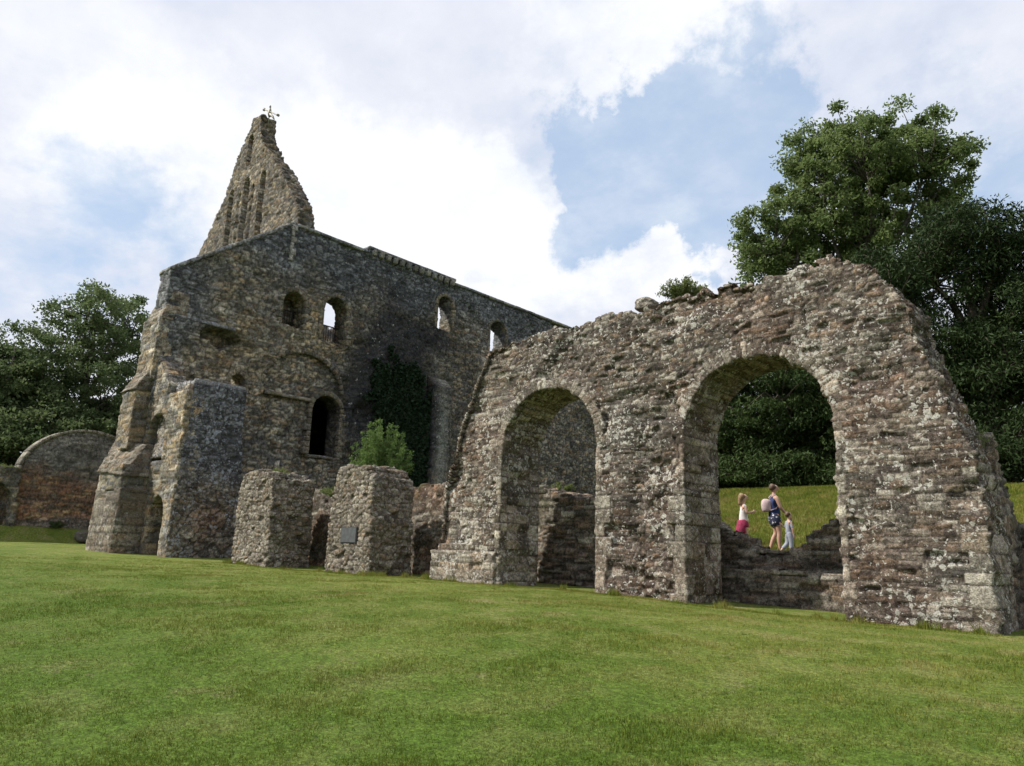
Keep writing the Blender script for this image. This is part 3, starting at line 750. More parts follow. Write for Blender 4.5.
# blocking below the doorway
hexa('infill', prof_n(-30.9, -30.25, 18.82, 20.38, 3, 5.92), .1, SP(PAL_DARK * 1.1, (.15, .25), (.3, .6), .02, .03, .02, 3), M_DARK, dorm)
# pilasters
hexa('pilaster', [(-30.1, 25.75, 2), (-29.45, 25.75, 2), (-29.45, 26.95, 2), (-30.1, 26.95, 2), (-30.1, 25.75, 10.9), (-29.5, 25.75, 10.3), (-29.5, 26.95, 10.3), (-30.1, 26.95, 10.9)], .08, SP(PAL_DORM, (.13, .26), (.2, .6), .03, .04, .03, 58, (.085, .078, .062), .022, east_tint), M_DORM, dorm)
hexa('pilaster', [(-30.1, 28.9, 2), (-29.5, 28.9, 2), (-29.5, 30.2, 2), (-30.1, 30.2, 2), (-30.1, 28.9, 13.0), (-29.6, 28.9, 12.4), (-29.6, 30.2, 12.4), (-30.1, 30.2, 13.0)], .08, SP(PAL_DORM, (.13, .26), (.2, .6), .03, .04, .03, 59, (.085, .078, .062), .022, east_tint), M_DORM, dorm)
# gable with blind lancets
LAN = [Arch(-37.25, .25, 14, 20.1, .5), Arch(-35.65, .27, 14, 20.3, .5), Arch(-33.95, .25, 14, 20.1, .5), Arch(-35.72, .25, 21.6, 22.9, .45), Arch(-36.3, .12, 14, 19.8, .3), Arch(-34.9, .1, 14, 19.9, .3)]
def gable_dent(V, N):
    f = sstep(.3, .6, -N[:, 1]); d = 0
    for q, A in enumerate(LAN): d = d + (.6 if q < 4 else .15) * A.inside(V[:, 0], V[:, 2])
    return d * f
def gable_tint(V, C, N):
    return C * np.array([1.06, 1.02, 1.0])
GP = [(-41.0, .3), (-41.0, 17.1), (-40.54, 17.68), (-38.32, 20.05), (-37.35, 22.1), (-36.53, 23.34), (-36.05, 23.8), (-35.85, 24.35), (-35.0, 24.25), (-34.8, 23.2), (-34.5, 22.5), (-33.6, 21.5), (-32.4, 20.2), (-31.2, 18.8), (-30.5, 17.9), (-30.1, 16.9), (-30.0, 16.2), (-31.06, 16.4), (-31.06, .3)]
wall('gable', 'n', 17.2, GP, .85, .07, SP(PAL_DORM * .9, (.10, .18), (.18, .5), .05, .05, .05, 63, (.085, .078, .062), .022, gable_tint, gable_dent, .4, (.32, .15), .8), M_DORM, dorm, rag_amp=.3, dcell=.09, rm=.0, side=.3, rz=.25)
# southern corner: stepped buttress, wall with openings, eastern buttress
def tan_tint(V, C, N):
    n = fbm(V[:, 0] * .8, V[:, 1] * .8, V[:, 2] * .8, 81, 3)
    t = sstep(.42, .6, n)[:, None]
    return C * (.98 + t * np.array([.24, .12, -.02]))
p_s = SP(PAL_DORM * 1.15, (.14, .26), (.22, .55), .035, .04, .03, 83, (.10, .09, .07), .02, tan_tint)
p_w = SP(PAL_STUB * .95, (.15, .22), (.25, .5), .03, .04, .02, 85, (.10, .09, .07), .02)
# corner wall up to the coping
wall('wall', 'n', 11.72, [(-31.6, .3), (-31.6, 10.6), (-30.2, 10.9), (-30.2, 9), (-28.6, 7.6), (-28.6, 7.2), (-27.0, 7.2), (-27.0, .3)], .75, .06, p_s, M_DORM, dorm,
     [Arch(-29.15, .75, 4.7, 5.75, .8), Arch(-28.25, .62, 0, 2.75, .65)], False)
# top stage of corner with weathering
hexa('buttress', [(-31.5, 11.6, 10.5), (-29.95, 11.6, 10.5), (-29.95, 12.6, 10.5), (-31.5, 12.6, 10.5), (-31.0, 11.95, 11.7), (-29.95, 11.95, 11.7), (-29.95, 12.6, 11.7), (-31.0, 12.6, 11.7)], .08, p_w, M_DORM, dorm)
hexa('buttress', [(-31.5, 11.56, 8.0), (-29.97, 11.56, 8.0), (-29.97, 12.5, 8.0), (-31.5, 12.5, 8.0), (-31.5, 11.56, 10.55), (-29.97, 11.56, 10.55), (-29.97, 12.5, 10.55), (-31.5, 12.5, 10.55)], .08, p_s, M_DORM, dorm)
hexa('buttress', prof_n(-31.5, -30.25, 11.15, 11.9, 5.2, 7.55), .07, p_s, M_DORM, dorm)                                   # stage one
hexa('buttress', prof_n(-31.55, -30.2, 11.08, 11.9, 7.52, 8.35, 11.56), .07, p_w, M_DORM, dorm)                           # its slope
hexa('buttress', prof_n(-31.5, -29.32, 10.78, 11.9, 3.6, 4.5), .07, p_s, M_DORM, dorm)                                    # stage two
hexa('buttress', [(-31.56, 10.70, 4.35), (-29.2, 10.70, 4.1), (-29.2, 11.9, 4.1), (-31.56, 11.9, 4.35), (-31.56, 11.12, 5.5), (-29.6, 11.60, 5.35), (-29.6, 11.9, 5.35), (-31.56, 11.9, 5.5)], .07, p_w, M_DORM, dorm)
hexa('buttress', prof_n(-31.6, -29.22, 10.66, 11.9, .6, 3.65, 10.76), .07, SP(PAL_STUB * .85, (.2, .3), (.35, .7), .02, .03, .02, 87, (.10, .09, .07), .02), M_DORM, dorm)
# eastern buttress with the dark lichened flank
def b_tint(V, C, N):
    lum = C.mean(1, keepdims=True)
    e = sstep(.3, .7, N[:, 0])[:, None]
    s, z = V[:, 1], V[:, 2]
    up = (sstep(3.0, 4.6, z + 1.2 * (fbm(s * .9, z * .9, 2, 5, 2) - .5)) * .9)[:, None]
    k = e * up
    red = (ell(.6, .5, s - 13.1, z - 2.6) * .7)[:, None] * e
    C = C * (1 + red * np.array([.1, -.25, -.35]))
    return C * (1 - k) + lum * np.array([.72, .75, .81]) * k
p_b = SP(PAL_STUB * .8, (.10, .22), (.14, .5), .05, .05, .04, 89, (.07, .065, .06), .018, b_tint, None, .5, (.27, .14), .85)
hexa('buttress', prof_n(-29.6, -27.0, 11.95, 14.0, 5.5, 7.45, z1b=7.55), .05, p_b, M_DARK, dorm)
hexa('buttress', prof_n(-29.6, -26.98, 11.74, 14.15, 4.85, 5.55, 11.96, y1t=14.02), .05, p_b, M_DARK, dorm)
hexa('buttress', prof_n(-27.6, -26.97, 11.72, 14.35, .5, 4.9, 11.82, y1t=14.12), .05, p_b, M_DARK, dorm)
hexa('infill', prof_n(-30.0, -27.6, 13.35, 14.2, .5, 6.6), .12, p_plain, M_DORM, dorm)  # backing block added behind the corner openings so they stay dark
items = []
for q in range(14):
    x = -29.55 + q * .18
    items.append([(x, 11.98, 7.42), (x + .17, 11.98, 7.42), (x + .17, 13.98, 7.5), (x, 13.98, 7.5), (x, 11.98, 7.56 + .1 * random.random()), (x + .17, 11.98, 7.6 + .1 * random.random()), (x + .17, 13.98, 7.7), (x, 13.98, 7.66)])
blocks('cap_stones', items, SP(PAL_DARK * 1.2, seed=6), M_DARK, dorm)
# railing behind the open upper window
M_IRON = plain_mat('dark_iron', (.02, .02, .022), .6, .2, 30)
def tube_np(pts, rad, seg=6):
    pts = [np.array(q, float) for q in pts]; rad = rad if hasattr(rad, '__len__') else [rad] * len(pts)
    V, Q = [], []
    for i, q in enumerate(pts):
        d = pts[min(i + 1, len(pts) - 1)] - pts[max(i - 1, 0)]; d = d / (np.linalg.norm(d) + 1e-9)
        a = np.cross(d, (0, 0, 1) if abs(d[2]) < .9 else (1, 0, 0)); a /= np.linalg.norm(a); b = np.cross(d, a)
        for k in range(seg):
            t = 2 * math.pi * k / seg; V.append(q + rad[i] * (math.cos(t) * a + math.sin(t) * b))
    for i in range(len(pts) - 1):
        for k in range(seg): Q.append((i * seg + k, i * seg + (k + 1) % seg, (i + 1) * seg + (k + 1) % seg, (i + 1) * seg + k))
    # caps (as degenerate-free quads by collapsing to a centre pair)
    for (r0, flip) in ((0, 1), ((len(pts) - 1) * seg, 0)):
        for k in range(1, seg - 2, 2):
            q = (r0, r0 + k, r0 + k + 1, r0 + k + 2); Q.append(q if not flip else q[::-1])
    return np.array(V), np.array(Q)
def tubes(name, lst, mat, parent=None, smooth=True):
    Vs, Qs, off = [], [], 0
    for t in lst:
        V, Q = tube_np(*t); Vs.append(V); Qs.append(Q + off); off += len(V)
    return link(name, np_mesh(name, np.concatenate(Vs), np.concatenate(Qs), smooth=smooth), mat, parent)
for A in EH[1:3]:
    l = [([(-30.75, A.sc - A.a, z), (-30.75, A.sc + A.a, z)], .03) for z in (A.z0 + .08, A.z0 + .95)]
    l += [([(-30.75, A.sc - A.a + .05 + q * .13, A.z0), (-30.75, A.sc - A.a + .05 + q * .13, A.z0 + .95)], .018) for q in range(int(2 * A.a / .13))]
    tubes('window_railing', l, M_IRON, dorm)

# weather vane
M_VANE = plain_mat('weathered_gilding', (.26, .24, .20), .6, .35, 6, .2)
vane = empty('weather_vane', (-34.8, 17.65, 24.0)); tag(vane, 'weather vane of a small figure holding a slanting arrow on the gable peak', 'weather vane')
tubes('post', [([(-34.9, 17.6, 23.7), (-34.9, 17.6, 24.9)], .035)], M_VANE, vane)
tubes('arrow', [([(-35.55, 17.6, 25.0), (-34.9, 17.6, 24.62), (-34.1, 17.6, 24.1), (-33.9, 17.6, 23.98)], [.035, .035, .045, .08]), ([(-35.68, 17.6, 25.08), (-35.55, 17.6, 25.0), (-35.42, 17.6, 24.93)], [.015, .10, .03])], M_VANE, vane)
tubes('figure', [([(-34.85, 17.6, 24.3), (-34.87, 17.6, 24.5), (-34.88, 17.6, 24.72), (-34.9, 17.6, 24.82)], [.08, .12, .07, .05]), ([(-34.9, 17.6, 24.8), (-34.9, 17.6, 24.9), (-34.9, 17.6, 24.98)], [.04, .065, .03]), ([(-34.8, 17.6, 24.4), (-34.5, 17.6, 24.15), (-34.3, 17.6, 23.9)], [.08, .06, .03])], M_VANE, vane)

# ------------------------------------------------------------------ far left: curved end wall and arched wall with steps
def v_tint(V, C, N):
    z = V[:, 2]; lum = C.mean(1, keepdims=True); n = fbm(V[:, 1] * .7, z * .7, 0, 3, 3)
    g = sstep(4.7, 5.6, z + (n - .5) * 1.6)[:, None]; low = sstep(3.0, 2.6, z + (n - .5) * .6)[:, None] * .7
    g = np.maximum(g, low)
    return C * (1 - g) + lum * np.array([1.15, 1.1, 1.05]) * g
p_v = SP(PAL_BRICK, (.10, .2), (.15, .5), .04, .03, .04, 93, (.12, .10, .08), .02, v_tint)
vw = empty('curved_end_wall', (-43.4, 13.9, 2)); tag(vw, 'free-standing end wall with a rounded top and reddish lower masonry', 'ruined wall')
va = [(11.0, 1.2)] + [(14.0 - 3.0 * math.cos(t), 4.9 + 2.45 * math.sin(t)) for t in np.linspace(0, math.pi, 22)] + [(17.0, 1.2)]
wall('wall', 'e', -43.0, va, .7, .08, p_v, M_DORM, vw, (), False)
items = []
for q in range(21):
    t0, t1 = math.pi * q / 21, math.pi * (q + 1) / 21
    p4 = [(14 - math.cos(t) * (3.0 + r_), 4.9 + math.sin(t) * (2.45 + r_)) for (t, r_) in ((t0, -.06), (t0, .09), (t1, .09), (t1, -.06))]
    f = [(-42.93, a, b) for a, b in p4]; bk = [(-43.77, a, b) for a, b in p4]
    items.append(f + bk)
blocks('coping', items, SP(np.array([(.24, .22, .18), (.20, .185, .15)]), seed=4), M_DORM, vw)
lw = empty('arched_side_wall', (-43, 9.6, 1.8)); tag(lw, 'low wall with a dark arched doorway left of the rounded end wall', 'ruined wall')
p_l = SP(PAL_DORM, (.12, .2), (.2, .5), .05, .04, .04, 97)
wall('wall', 'e', -42.6, [(5.5, 1.0), (5.5, 4.9), (8, 5.0), (10.0, 5.15), (11.0, 5.05), (11.15, 1.0)], .8, .08, p_l, M_DORM, lw, [Arch(9.75, 1.05, 0, 3.5, 1.0)], True)
wall('side_wall', 'e', -44.6, [(5.5, 1.0), (5.5, 4.6), (13.0, 4.6), (13.0, 1.0)], .5, .2, p_plain, M_DARK, lw)
hexa('passage_roof', prof_n(-45.2, -43.4, 6.5, 10.9, 4.45, 4.75), .2, p_plain, M_DARK, lw)
for q in range(3):
    hexa('step', prof_n(-44.9, -42.5 - q * .4, 8.5, 10.7, 1.2, 1.85 + q * .2), .12, SP(PAL_BRICK * .8, (.1, .2), (.3, .7), .01, .02, .01, 3), M_LOW, lw)
boulder('fallen_block', (-41.6, 13.95, 1.95), (.5, .4, .28), SP(PAL_ARCH * .7), M_LOW, 'dark fallen stone block in the grass between the buttress and the rounded wall')

# plaque
M_SLATE = plain_mat('slate', (.06, .064, .068), .6, .25, 9)
M_TXT = plain_mat('plaque_print', (.13, .135, .145), .6, .1, 9)
pq = empty('wall_plaque', (-17.47, 12.38, 2.1)); tag(pq, 'small blue-grey rectangular plaque fixed to the front of the right broken pier', 'plaque')
def slab(name, x0, x1, y0, y1, z0, z1, mat, parent, bev=.008):
    bm = bmesh.new(); bmesh.ops.create_cube(bm, size=1)
    for v in bm.verts: v.co = Vector(((x0 + x1) / 2 + v.co.x * (x1 - x0), (y0 + y1) / 2 + v.co.y * (y1 - y0), (z0 + z1) / 2 + v.co.z * (z1 - z0)))
    bmesh.ops.bevel(bm, geom=bm.edges[:], offset=bev, segments=2, affect='EDGES')
    me = bpy.data.meshes.new(name); bm.to_mesh(me); bm.free(); return link(name, me, mat, parent)
slab('plate', -17.80, -17.12, 12.425, 12.455, 1.88, 2.28, M_SLATE, pq)
slab('frame', -17.83, -17.09, 12.44, 12.56, 1.855, 2.305, M_IRON, pq)

# ------------------------------------------------------------------ vegetation
def leaves_np(centers, radii, per, size, aspect=.5, droop=0., seed=0, shell=.35, bias=None, flat=.5):
    r = np.random.default_rng(seed)
    n = len(centers) * per
    c = np.repeat(np.array(centers, float), per, 0); rad = np.repeat(np.array(radii, float), per, 0)
    d = r.normal(size=(n, 3)); d /= np.linalg.norm(d, axis=1, keepdims=True)
    rr = (shell + (1 - shell) * r.random(n)) ** .8
    P = c + d * rr[:, None] * rad
    # leaf axes
    a = r.normal(size=(n, 3)) + d * .6; a[:, 2] -= droop; a /= np.linalg.norm(a, axis=1, keepdims=True)
    nr = r.normal(size=(n, 3)) * (1 - flat) + np.array([0, 0, 1]) * flat; b = np.cross(nr, a); b /= np.maximum(np.linalg.norm(b, axis=1, keepdims=True), 1e-6)
    s = size * (.6 + .8 * r.random(n))[:, None]
    V = np.stack([P - a * s * .5, P + b * s * aspect * .5 + a * s * .05, P + a * s * .5, P - b * s * aspect * .5 + a * s * .05], 1).reshape(-1, 3)
    Q = np.arange(n * 4).reshape(-1, 4)
    cv = np.repeat(np.repeat(r.random(len(centers)), per) * .5 + r.random(n) * .5, 4)
    C = np.stack([cv, cv, cv], 1)
    return V, Q, C
def sample_blobs(blobs, n, seed, inner=.55, mind=.0):
    r = np.random.default_rng(seed); out = []
    vol = np.array([b[1][0] ** 2 * b[1][1] for b in blobs]) ** .8; vol = vol / vol.sum()
    tries = 0
    while len(out) < n and tries < n * 30:
        tries += 1
        b = blobs[r.choice(len(blobs), p=vol)]
        d = r.normal(size=3); d /= np.linalg.norm(d); q = inner + (1 - inner) * r.random()
        p = np.array(b[0]) + d * q * np.array([b[1][0], b[1][0], b[1][1]])
        if mind and any(np.linalg.norm(p - o) < mind for o in out): continue
        out.append(p)
    return out
def tree(name, label, base, blobs, ncl, per, lsize, lmat, bmat, crad=(.7, 1.2), trunk_r=.45, droop=0., aspect=.5, seed=0, group=None, fork=.35, inner=.45, flat=.5, cflat=.7, cat='tree', limbs=9, mind=.6, shell=.2, twig=.03, bare=0):
    base = np.array(base, float)
    base[2] = float(ground(base[0], base[1])) - .2
    root = empty(name, tuple(base)); tag(root, label, cat, group)
    r = np.random.default_rng(seed + 5)
    cl = sample_blobs(blobs, ncl, seed, inner, mind); cl = np.array(cl)
    rad = np.stack([(crad[0] + (crad[1] - crad[0]) * r.random(len(cl)))] * 3, 1); rad[:, 2] *= cflat
    V, Q, C = leaves_np(cl, rad, per, lsize, aspect, droop, seed, shell, flat=flat)
    crown = link('crown', np_mesh('crown', V, Q, C), lmat, root)
    cen = cl.mean(0); lo = cl[:, 2].min(); H = cl[:, 2].max()
    fz = base[2] + (H - base[2]) * fork
    top = np.array([cen[0], cen[1], base[2] + (H - base[2]) * .9])
    lst = []
    trunk = [base, base * [1, 1, 0] + [0, 0, base[2] + .5]] if 0 else [base, np.array([base[0], base[1], base[2] + .6]), np.array([base[0] * .8 + cen[0] * .2, base[1] * .8 + cen[1] * .2, fz]), (np.array([cen[0], cen[1], fz]) + top) / 2, top]
    lst.append((trunk, [trunk_r * 1.35, trunk_r, trunk_r * .75, trunk_r * .4, trunk_r * .08], 8))
    # limbs: k-means like centres
    K = min(limbs, len(cl)); ctr = cl[r.choice(len(cl), K, replace=False)]
    for _ in range(6):
        a = np.argmin(((cl[:, None] - ctr[None]) ** 2).sum(2), 1)
        for k in range(K):
            if (a == k).any(): ctr[k] = cl[a == k].mean(0)
    tp = np.array(trunk)
    for k in range(K):
        s = np.clip((ctr[k][2] - base[2]) / (H - base[2]) * .6, .15, .8)
        zz = base[2] + (H - base[2]) * s
        o = np.array([np.interp(zz, tp[:, 2], tp[:, 0]), np.interp(zz, tp[:, 2], tp[:, 1]), zz])
        mid = o * .5 + ctr[k] * .5 + r.normal(size=3) * .25 + np.array([0, 0, -.1 + droop * .3]); rr = trunk_r * .38
        lst.append(([o, mid, ctr[k]], [rr, rr * .6, rr * .25], 6))
        for p in cl[a == k]:
            t = r.random() * .5 + .4; q = mid * (1 - t) + ctr[k] * t
            m2 = (q + p) / 2 + r.normal(size=3) * .2
            lst.append(([q, m2, p + (p - q) * .15], [rr * .28, rr * .16, twig * .4], 4))
    tubes('trunk', lst, bmat, root)
    return root
L_OAK = leaf_mat('ash_leaves', (.095, .140, .048), (.175, .225, .082), .5)
L_OAK2 = leaf_mat('mixed_leaves', (.070, .105, .045), (.140, .180, .075), .45)
L_YEW = leaf_mat('yew_needles', (.018, .033, .012), (.045, .068, .024), .15)
L_YEW2 = leaf_mat('yew_needles_lighter', (.022, .040, .013), (.060, .090, .028), .2)  # a slightly lighter needle green
L_SHRUB = leaf_mat('fresh_leaves', (.085, .150, .035), (.17, .24, .08), .4)
L_IVY = leaf_mat('ivy_leaves', (.012, .026, .014), (.030, .050, .026), .08)
L_WEED = leaf_mat('weed_leaves', (.11, .15, .045), (.20, .23, .09), .45)
OAK = [((-12.4, 43.3, 24.9), (4.4, 3.3)), ((-16.2, 42.0, 20.8), (3.9, 3.3)), ((-9.9, 44.9, 24.4), (2.7, 2.9)), ((-17.9, 40.2, 18.9), (1.8, 2.2)), ((-13.5, 44.0, 20.4), (4.5, 3.2)), ((-9.3, 45.0, 20.3), (2.1, 3.2)), ((-14.9, 42.5, 26.1), (2.5, 2.3))]
YEW_R = [((-8.0, 31.0, 12.4), (2.3, 1.8)), ((-6.1, 31.4, 13.7), (2.0, 2.0)), ((-4.7, 32.7, 13.3), (2.0, 1.9)), ((-7.4, 31.1, 9.1), (2.7, 2.5)), ((-5.1, 32.6, 9.4), (2.8, 3.4)), ((-9.3, 30.6, 10.5), (2.0, 2.5)), ((-6.5, 30.3, 5.8), (3.4, 1.8)), ((-3.3, 32.8, 11.5), (2.8, 3.8))]
YEW_C = [((-13.8, 30.0, 6.8), (2.2, 1.9)), ((-12.2, 30.6, 8.4), (2.4, 2.1)), ((-14.0, 29.9, 9.8), (2.0, 1.9)), ((-11.1, 31.1, 6.7), (2.0, 1.9)), ((-16.4, 29.8, 8.3), (2.1, 2.2)), ((-9.2, 30.6, 6.9), (2.0, 1.8)), ((-13.0, 31.0, 5.2), (4.2, .8))]
LT1 = [((-57.4, 17.5, 16.1), (3.7, 3.7)), ((-58.0, 15.3, 13.1), (3.7, 3.4)), ((-58.4, 20.7, 15.9), (3.0, 4.0)), ((-57.3, 17.9, 11.4), (5.1, 3.8))]
LT2 = [((-56.5, 13.2, 10.5), (2.8, 3.7)), ((-58.9, 11.5, 11.1), (3.7, 4.6)), ((-54.0, 14.8, 6.7), (3.4, 3.6)), ((-53.5, 12.7, 5.8), (2.7, 3.2))]
LB = [((-54.6, 19.4, 9.6), (2.1, 1.6)), ((-53.2, 17.4, 7.5), (2.7, 2.1)), ((-53.5, 19.5, 5.0), (3, 2.5))]
tree('broadleaf_tree', 'tall airy broadleaf tree rising behind the right end of the arch wall', (-13, 44, 4), OAK, 430, 210, .22, L_OAK, M_BARKG, (.45, 1.0), .5, seed=3, fork=.35, inner=.2, limbs=14, mind=.65, shell=.1)
tree('yew_tree', 'dark yew tree at the right edge behind the ruined wall end', (-5.8, 32, 4), YEW_R, 380, 400, .19, L_YEW, M_BARK, (.6, 1.2), .55, droop=.6, aspect=.28, seed=8, inner=.25, fork=.2, limbs=14, mind=.5, cflat=.6)
tree('yew_tree', 'dark yew tree with low boughs, framed by the right arch', (-12.8, 31.5, 4), YEW_C, 340, 380, .18, L_YEW2, M_BARK, (.5, 1.1), .5, droop=.7, aspect=.28, seed=9, inner=.2, fork=.2, limbs=14, mind=.45, cflat=.5)
tree('broadleaf_tree', 'tall spreading tree behind the rounded end wall, its bare twigs against the sky', (-58, 18, 2), LT1, 230, 200, .24, L_OAK2, M_BARKG, (.6, 1.2), .5, seed=12, inner=.2, fork=.3, limbs=12, mind=1.0, shell=.1)
tree('broadleaf_tree', 'darker leafy tree at the far left edge of the lawn', (-57.5, 12.5, 2), LT2, 210, 280, .27, L_OAK2, M_BARKG, (.8, 1.4), .4, seed=14, inner=.3, fork=.3, mind=.7)
tree('bush', 'dense green bush directly behind the rounded end wall', (-54, 18.5, 2), LB, 110, 200, .32, L_OAK2, M_BARK, (.6, 1.2), .2, seed=15, inner=.2, cat='bush', fork=.1)
# more trees beyond, mostly hidden, so that the place goes on
tree('broadleaf_tree', 'broad tree standing to the left of the far left tree', (-66, 5, 2), [((-66, 5, 10), (6, 5)), ((-64, 9, 8), (4, 4))], 150, 150, .5, L_OAK2, M_BARKG, (1, 1.8), .5, seed=21, mind=1)
tree('yew_tree', 'dark yew tree partly hidden behind the other two yews', (-8.8, 36, 4), [((-9.5, 36, 8), (3.4, 3.5)), ((-11, 35.5, 10), (2.4, 2.5)), ((-7.5, 36, 6.5), (3, 2.5)), ((-12, 35.8, 6.8), (3, 2.2))], 200, 200, .32, L_YEW, M_BARK, (.8, 1.4), .5, droop=.6, aspect=.28, seed=22, mind=.7, inner=.2)
tree('yew_tree', 'dark yew tree standing just beyond the right edge', (1, 34, 4), [((.5, 34, 9), (4, 4.5)), ((2, 33, 6), (3.5, 3))], 170, 200, .32, L_YEW, M_BARK, (.8, 1.4), .5, droop=.6, aspect=.28, seed=23, mind=.7, inner=.2)
tree('yew_tree', 'dark yew tree at the left of the arch, its boughs touching the grass', (-18.6, 34, 4), [((-18.8, 34, 8), (3.4, 3.5)), ((-17, 33.5, 6), (3, 2.2))], 150, 200, .32, L_YEW, M_BARK, (.8, 1.4), .5, droop=.6, aspect=.28, seed=24, mind=.7, inner=.2)

for q, (x, y, h_) in enumerate(((10, 45, 9), (19, 50, 10), (28, 44, 9), (-76, -6, 9), (-80, -20, 10))):
    gb = float(ground(x, y))
    tree('broadleaf_tree', ['rounded distant tree beyond the bank, nearest to the yews', 'taller distant tree in the middle of the row beyond the bank', 'distant tree farthest right beyond the bank', 'distant tree beyond the lawn far to the left', 'last distant tree at the left end of the lawn'][q], (x, y, 0), [((x, y, gb + h_ * .55), (5, h_ * .42)), ((x + 3, y - 2, gb + h_ * .4), (3.5, h_ * .3))], 90, 130, .5, L_OAK2, M_BARKG, (1, 1.8), .4, seed=40 + q, mind=1.1, inner=.2)
# ivy on the dormitory wall
r = np.random.default_rng(4); n = 34000
s = 21.3 + 4.8 * r.random(n); z = 2 + 10 * r.random(n)
edge = fbm(s * .8, z * .6, 0, 33, 3)
fine = fbm(s * 2.6, z * 2.2, 0, 35, 3)
q_ = np.abs((s - 23.9) / 1.9) ** 3 + (np.maximum(z - 7.6, 0) / 3.0) ** 2 + (edge - .5) * 2.6 + (fine - .5) * 2.4
k = r.random(n) < np.clip(1.35 - q_, 0, 1)
s, z = s[k], z[k]
ctr = np.stack([-29.95 + .30 * r.random(len(s)) * (1 + (edge[k] - .5)), s, z], 1)
V, Q, C = leaves_np(ctr, np.full((len(s), 3), .06), 2, .17, .8, .5, 6, 0, flat=.1)
iv = empty('ivy', (-29.9, 24, 3)); tag(iv, 'dark green ivy climbing the shaded side of the tall building', 'climbing plant')
link('foliage', np_mesh('foliage', V, Q, C), L_IVY, iv)
tubes('stem', [([(-29.9, 24 + d, 2), (-29.85, 24 + d * 2 + .2, 5), (-29.88, 24 + d * 3, 8.2)], [.08, .05, .02]) for d in (-.5, 0, .35)], M_BARK, iv)

# young shrub behind the plaque pier
M_STEM = plain_mat('green_stem', (.10, .11, .05), .9, .3, 20)
def shrub(name, label, base, h, w, n, per, size, mat, seed, cat='shrub', upright=1.0, parts=True):
    r = np.random.default_rng(seed); root = empty(name, base); tag(root, label, cat)
    st, cs = [], []
    for q in range(n):
        a = r.random() * 6.283; o = r.random() ** .6 * w; hh = h * (.55 + .45 * r.random()) * (1 - .35 * (o / w) ** 2)
        tip = np.array(base) + [math.cos(a) * o, math.sin(a) * o, hh]
        mid = np.array(base) + [math.cos(a) * o * .45, math.sin(a) * o * .45, hh * .55]
        st.append(([np.array(base) + r.normal(size=3) * [.05, .05, 0], mid, tip], [.014, .009, .003], 4))
        for t in np.linspace(.3, 1.02, 9):
            p = (1 - t) ** 2 * np.array(base) + 2 * t * (1 - t) * mid + t * t * tip; cs.append(p)
    V, Q, C = leaves_np(cs, np.full((len(cs), 3), .11 * max(w, .4)), per, size, .35, -.9 * upright, seed, 0, flat=.2)
    link('foliage', np_mesh('foliage', V, Q, C), mat, root); tubes('stem', st, M_STEM, root)
    return root
shrub('young_shrub', 'bright green young shrub growing behind the pier with the plaque', (-19.2, 14.7, 3.0), 2.75, 1.0, 110, 30, .075, L_SHRUB, 2)
shrub('wall_plant', 'leafy green weed growing on the wall top above the right arch', (-7.5, 13.1, 6.78), .50, .55, 40, 16, .06, L_WEED, 3, 'plant')
shrub('wall_plant', 'small sprig growing out of the wall top left of the leafy weed', (-8.3, 13.4, 6.6), .4, .25, 8, 8, .05, L_WEED, 4, 'plant')
shrub('wall_plant', 'dark little yew seedling on the wall top right of the leafy weed', (-6.6, 13.4, 6.75), .40, .22, 10, 14, .06, L_YEW2, 5, 'plant')
shrub('wall_plant', 'thin dry plant stalks at the broken right end of the arch wall', (-2.62, 13.3, 3.3), .75, .16, 9, 3, .05, L_WEED, 6, 'plant')
shrub('wall_plant', 'straggly yellow-green tuft on the low wall seen through the left arch', (-12.6, 15.4, 3.25), .32, .5, 26, 10, .07, L_WEED, 7, 'plant')
shrub('wall_plant', 'dry grassy tuft on the top of the left broken pier', (-22.6, 13.2, 3.9), .35, .5, 30, 6, .07, L_WEED, 8, 'plant')
shrub('wall_plant', 'yellowish weeds on the low rear wall between the two piers', (-21.2, 14.5, 3.35), .35, .6, 30, 8, .08, L_WEED, 9, 'plant')
shrub('wall_plant', 'green weeds on top of the low wall beside the far left archway', (-43.0, 10.3, 4.95), .3, .8, 30, 8, .07, L_WEED, 10, 'plant')
shrub('wall_plant', 'small weeds at the foot of the rounded end wall', (-42.7, 12.9, 2.35), .35, .5, 24, 8, .08, L_OAK2, 11, 'plant')

# ------------------------------------------------------------------ people
def skin(name, verts, edges, mat, parent, sub=2, root=0):
    me = bpy.data.meshes.new(name); me.from_pydata([v[0] for v in verts], edges, [])
    o = bpy.data.objects.new(name, me); col.objects.link(o)
    m = o.modifiers.new('skin', 'SKIN'); m.use_smooth_shade = True
    if not me.skin_vertices: me.skin_vertices.new(name='skin')
    for i, v in enumerate(verts):
        r_ = v[1]; d = me.skin_vertices[0].data[i]
        d.radius = r_ if isinstance(r_, tuple) else (r_, r_); d.use_root = (i == root)
    o.modifiers.new('sub', 'SUBSURF').levels = sub; o.modifiers['sub'].render_levels = sub
    dg = bpy.context.evaluated_depsgraph_get(); dg.update()
    m2 = bpy.data.meshes.new_from_object(o.evaluated_get(dg)); m2.name = name
    o.modifiers.clear(); o.data = m2; bpy.data.meshes.remove(me)
    m2.materials.clear(); m2.materials.append(mat)
    for pgn in m2.polygons: pgn.use_smooth = True
    o.parent = parent
    return o
M_SKIN = plain_mat('skin', (.42, .25, .18), .6, .06, 12)
M_SKIN2 = plain_mat('fair_skin', (.50, .31, .23), .6, .06, 12)
M_HAIR = plain_mat('brown_hair', (.09, .05, .03), .6, .3, 40)
M_HAIRB = plain_mat('fair_hair', (.22, .14, .07), .6, .3, 40)
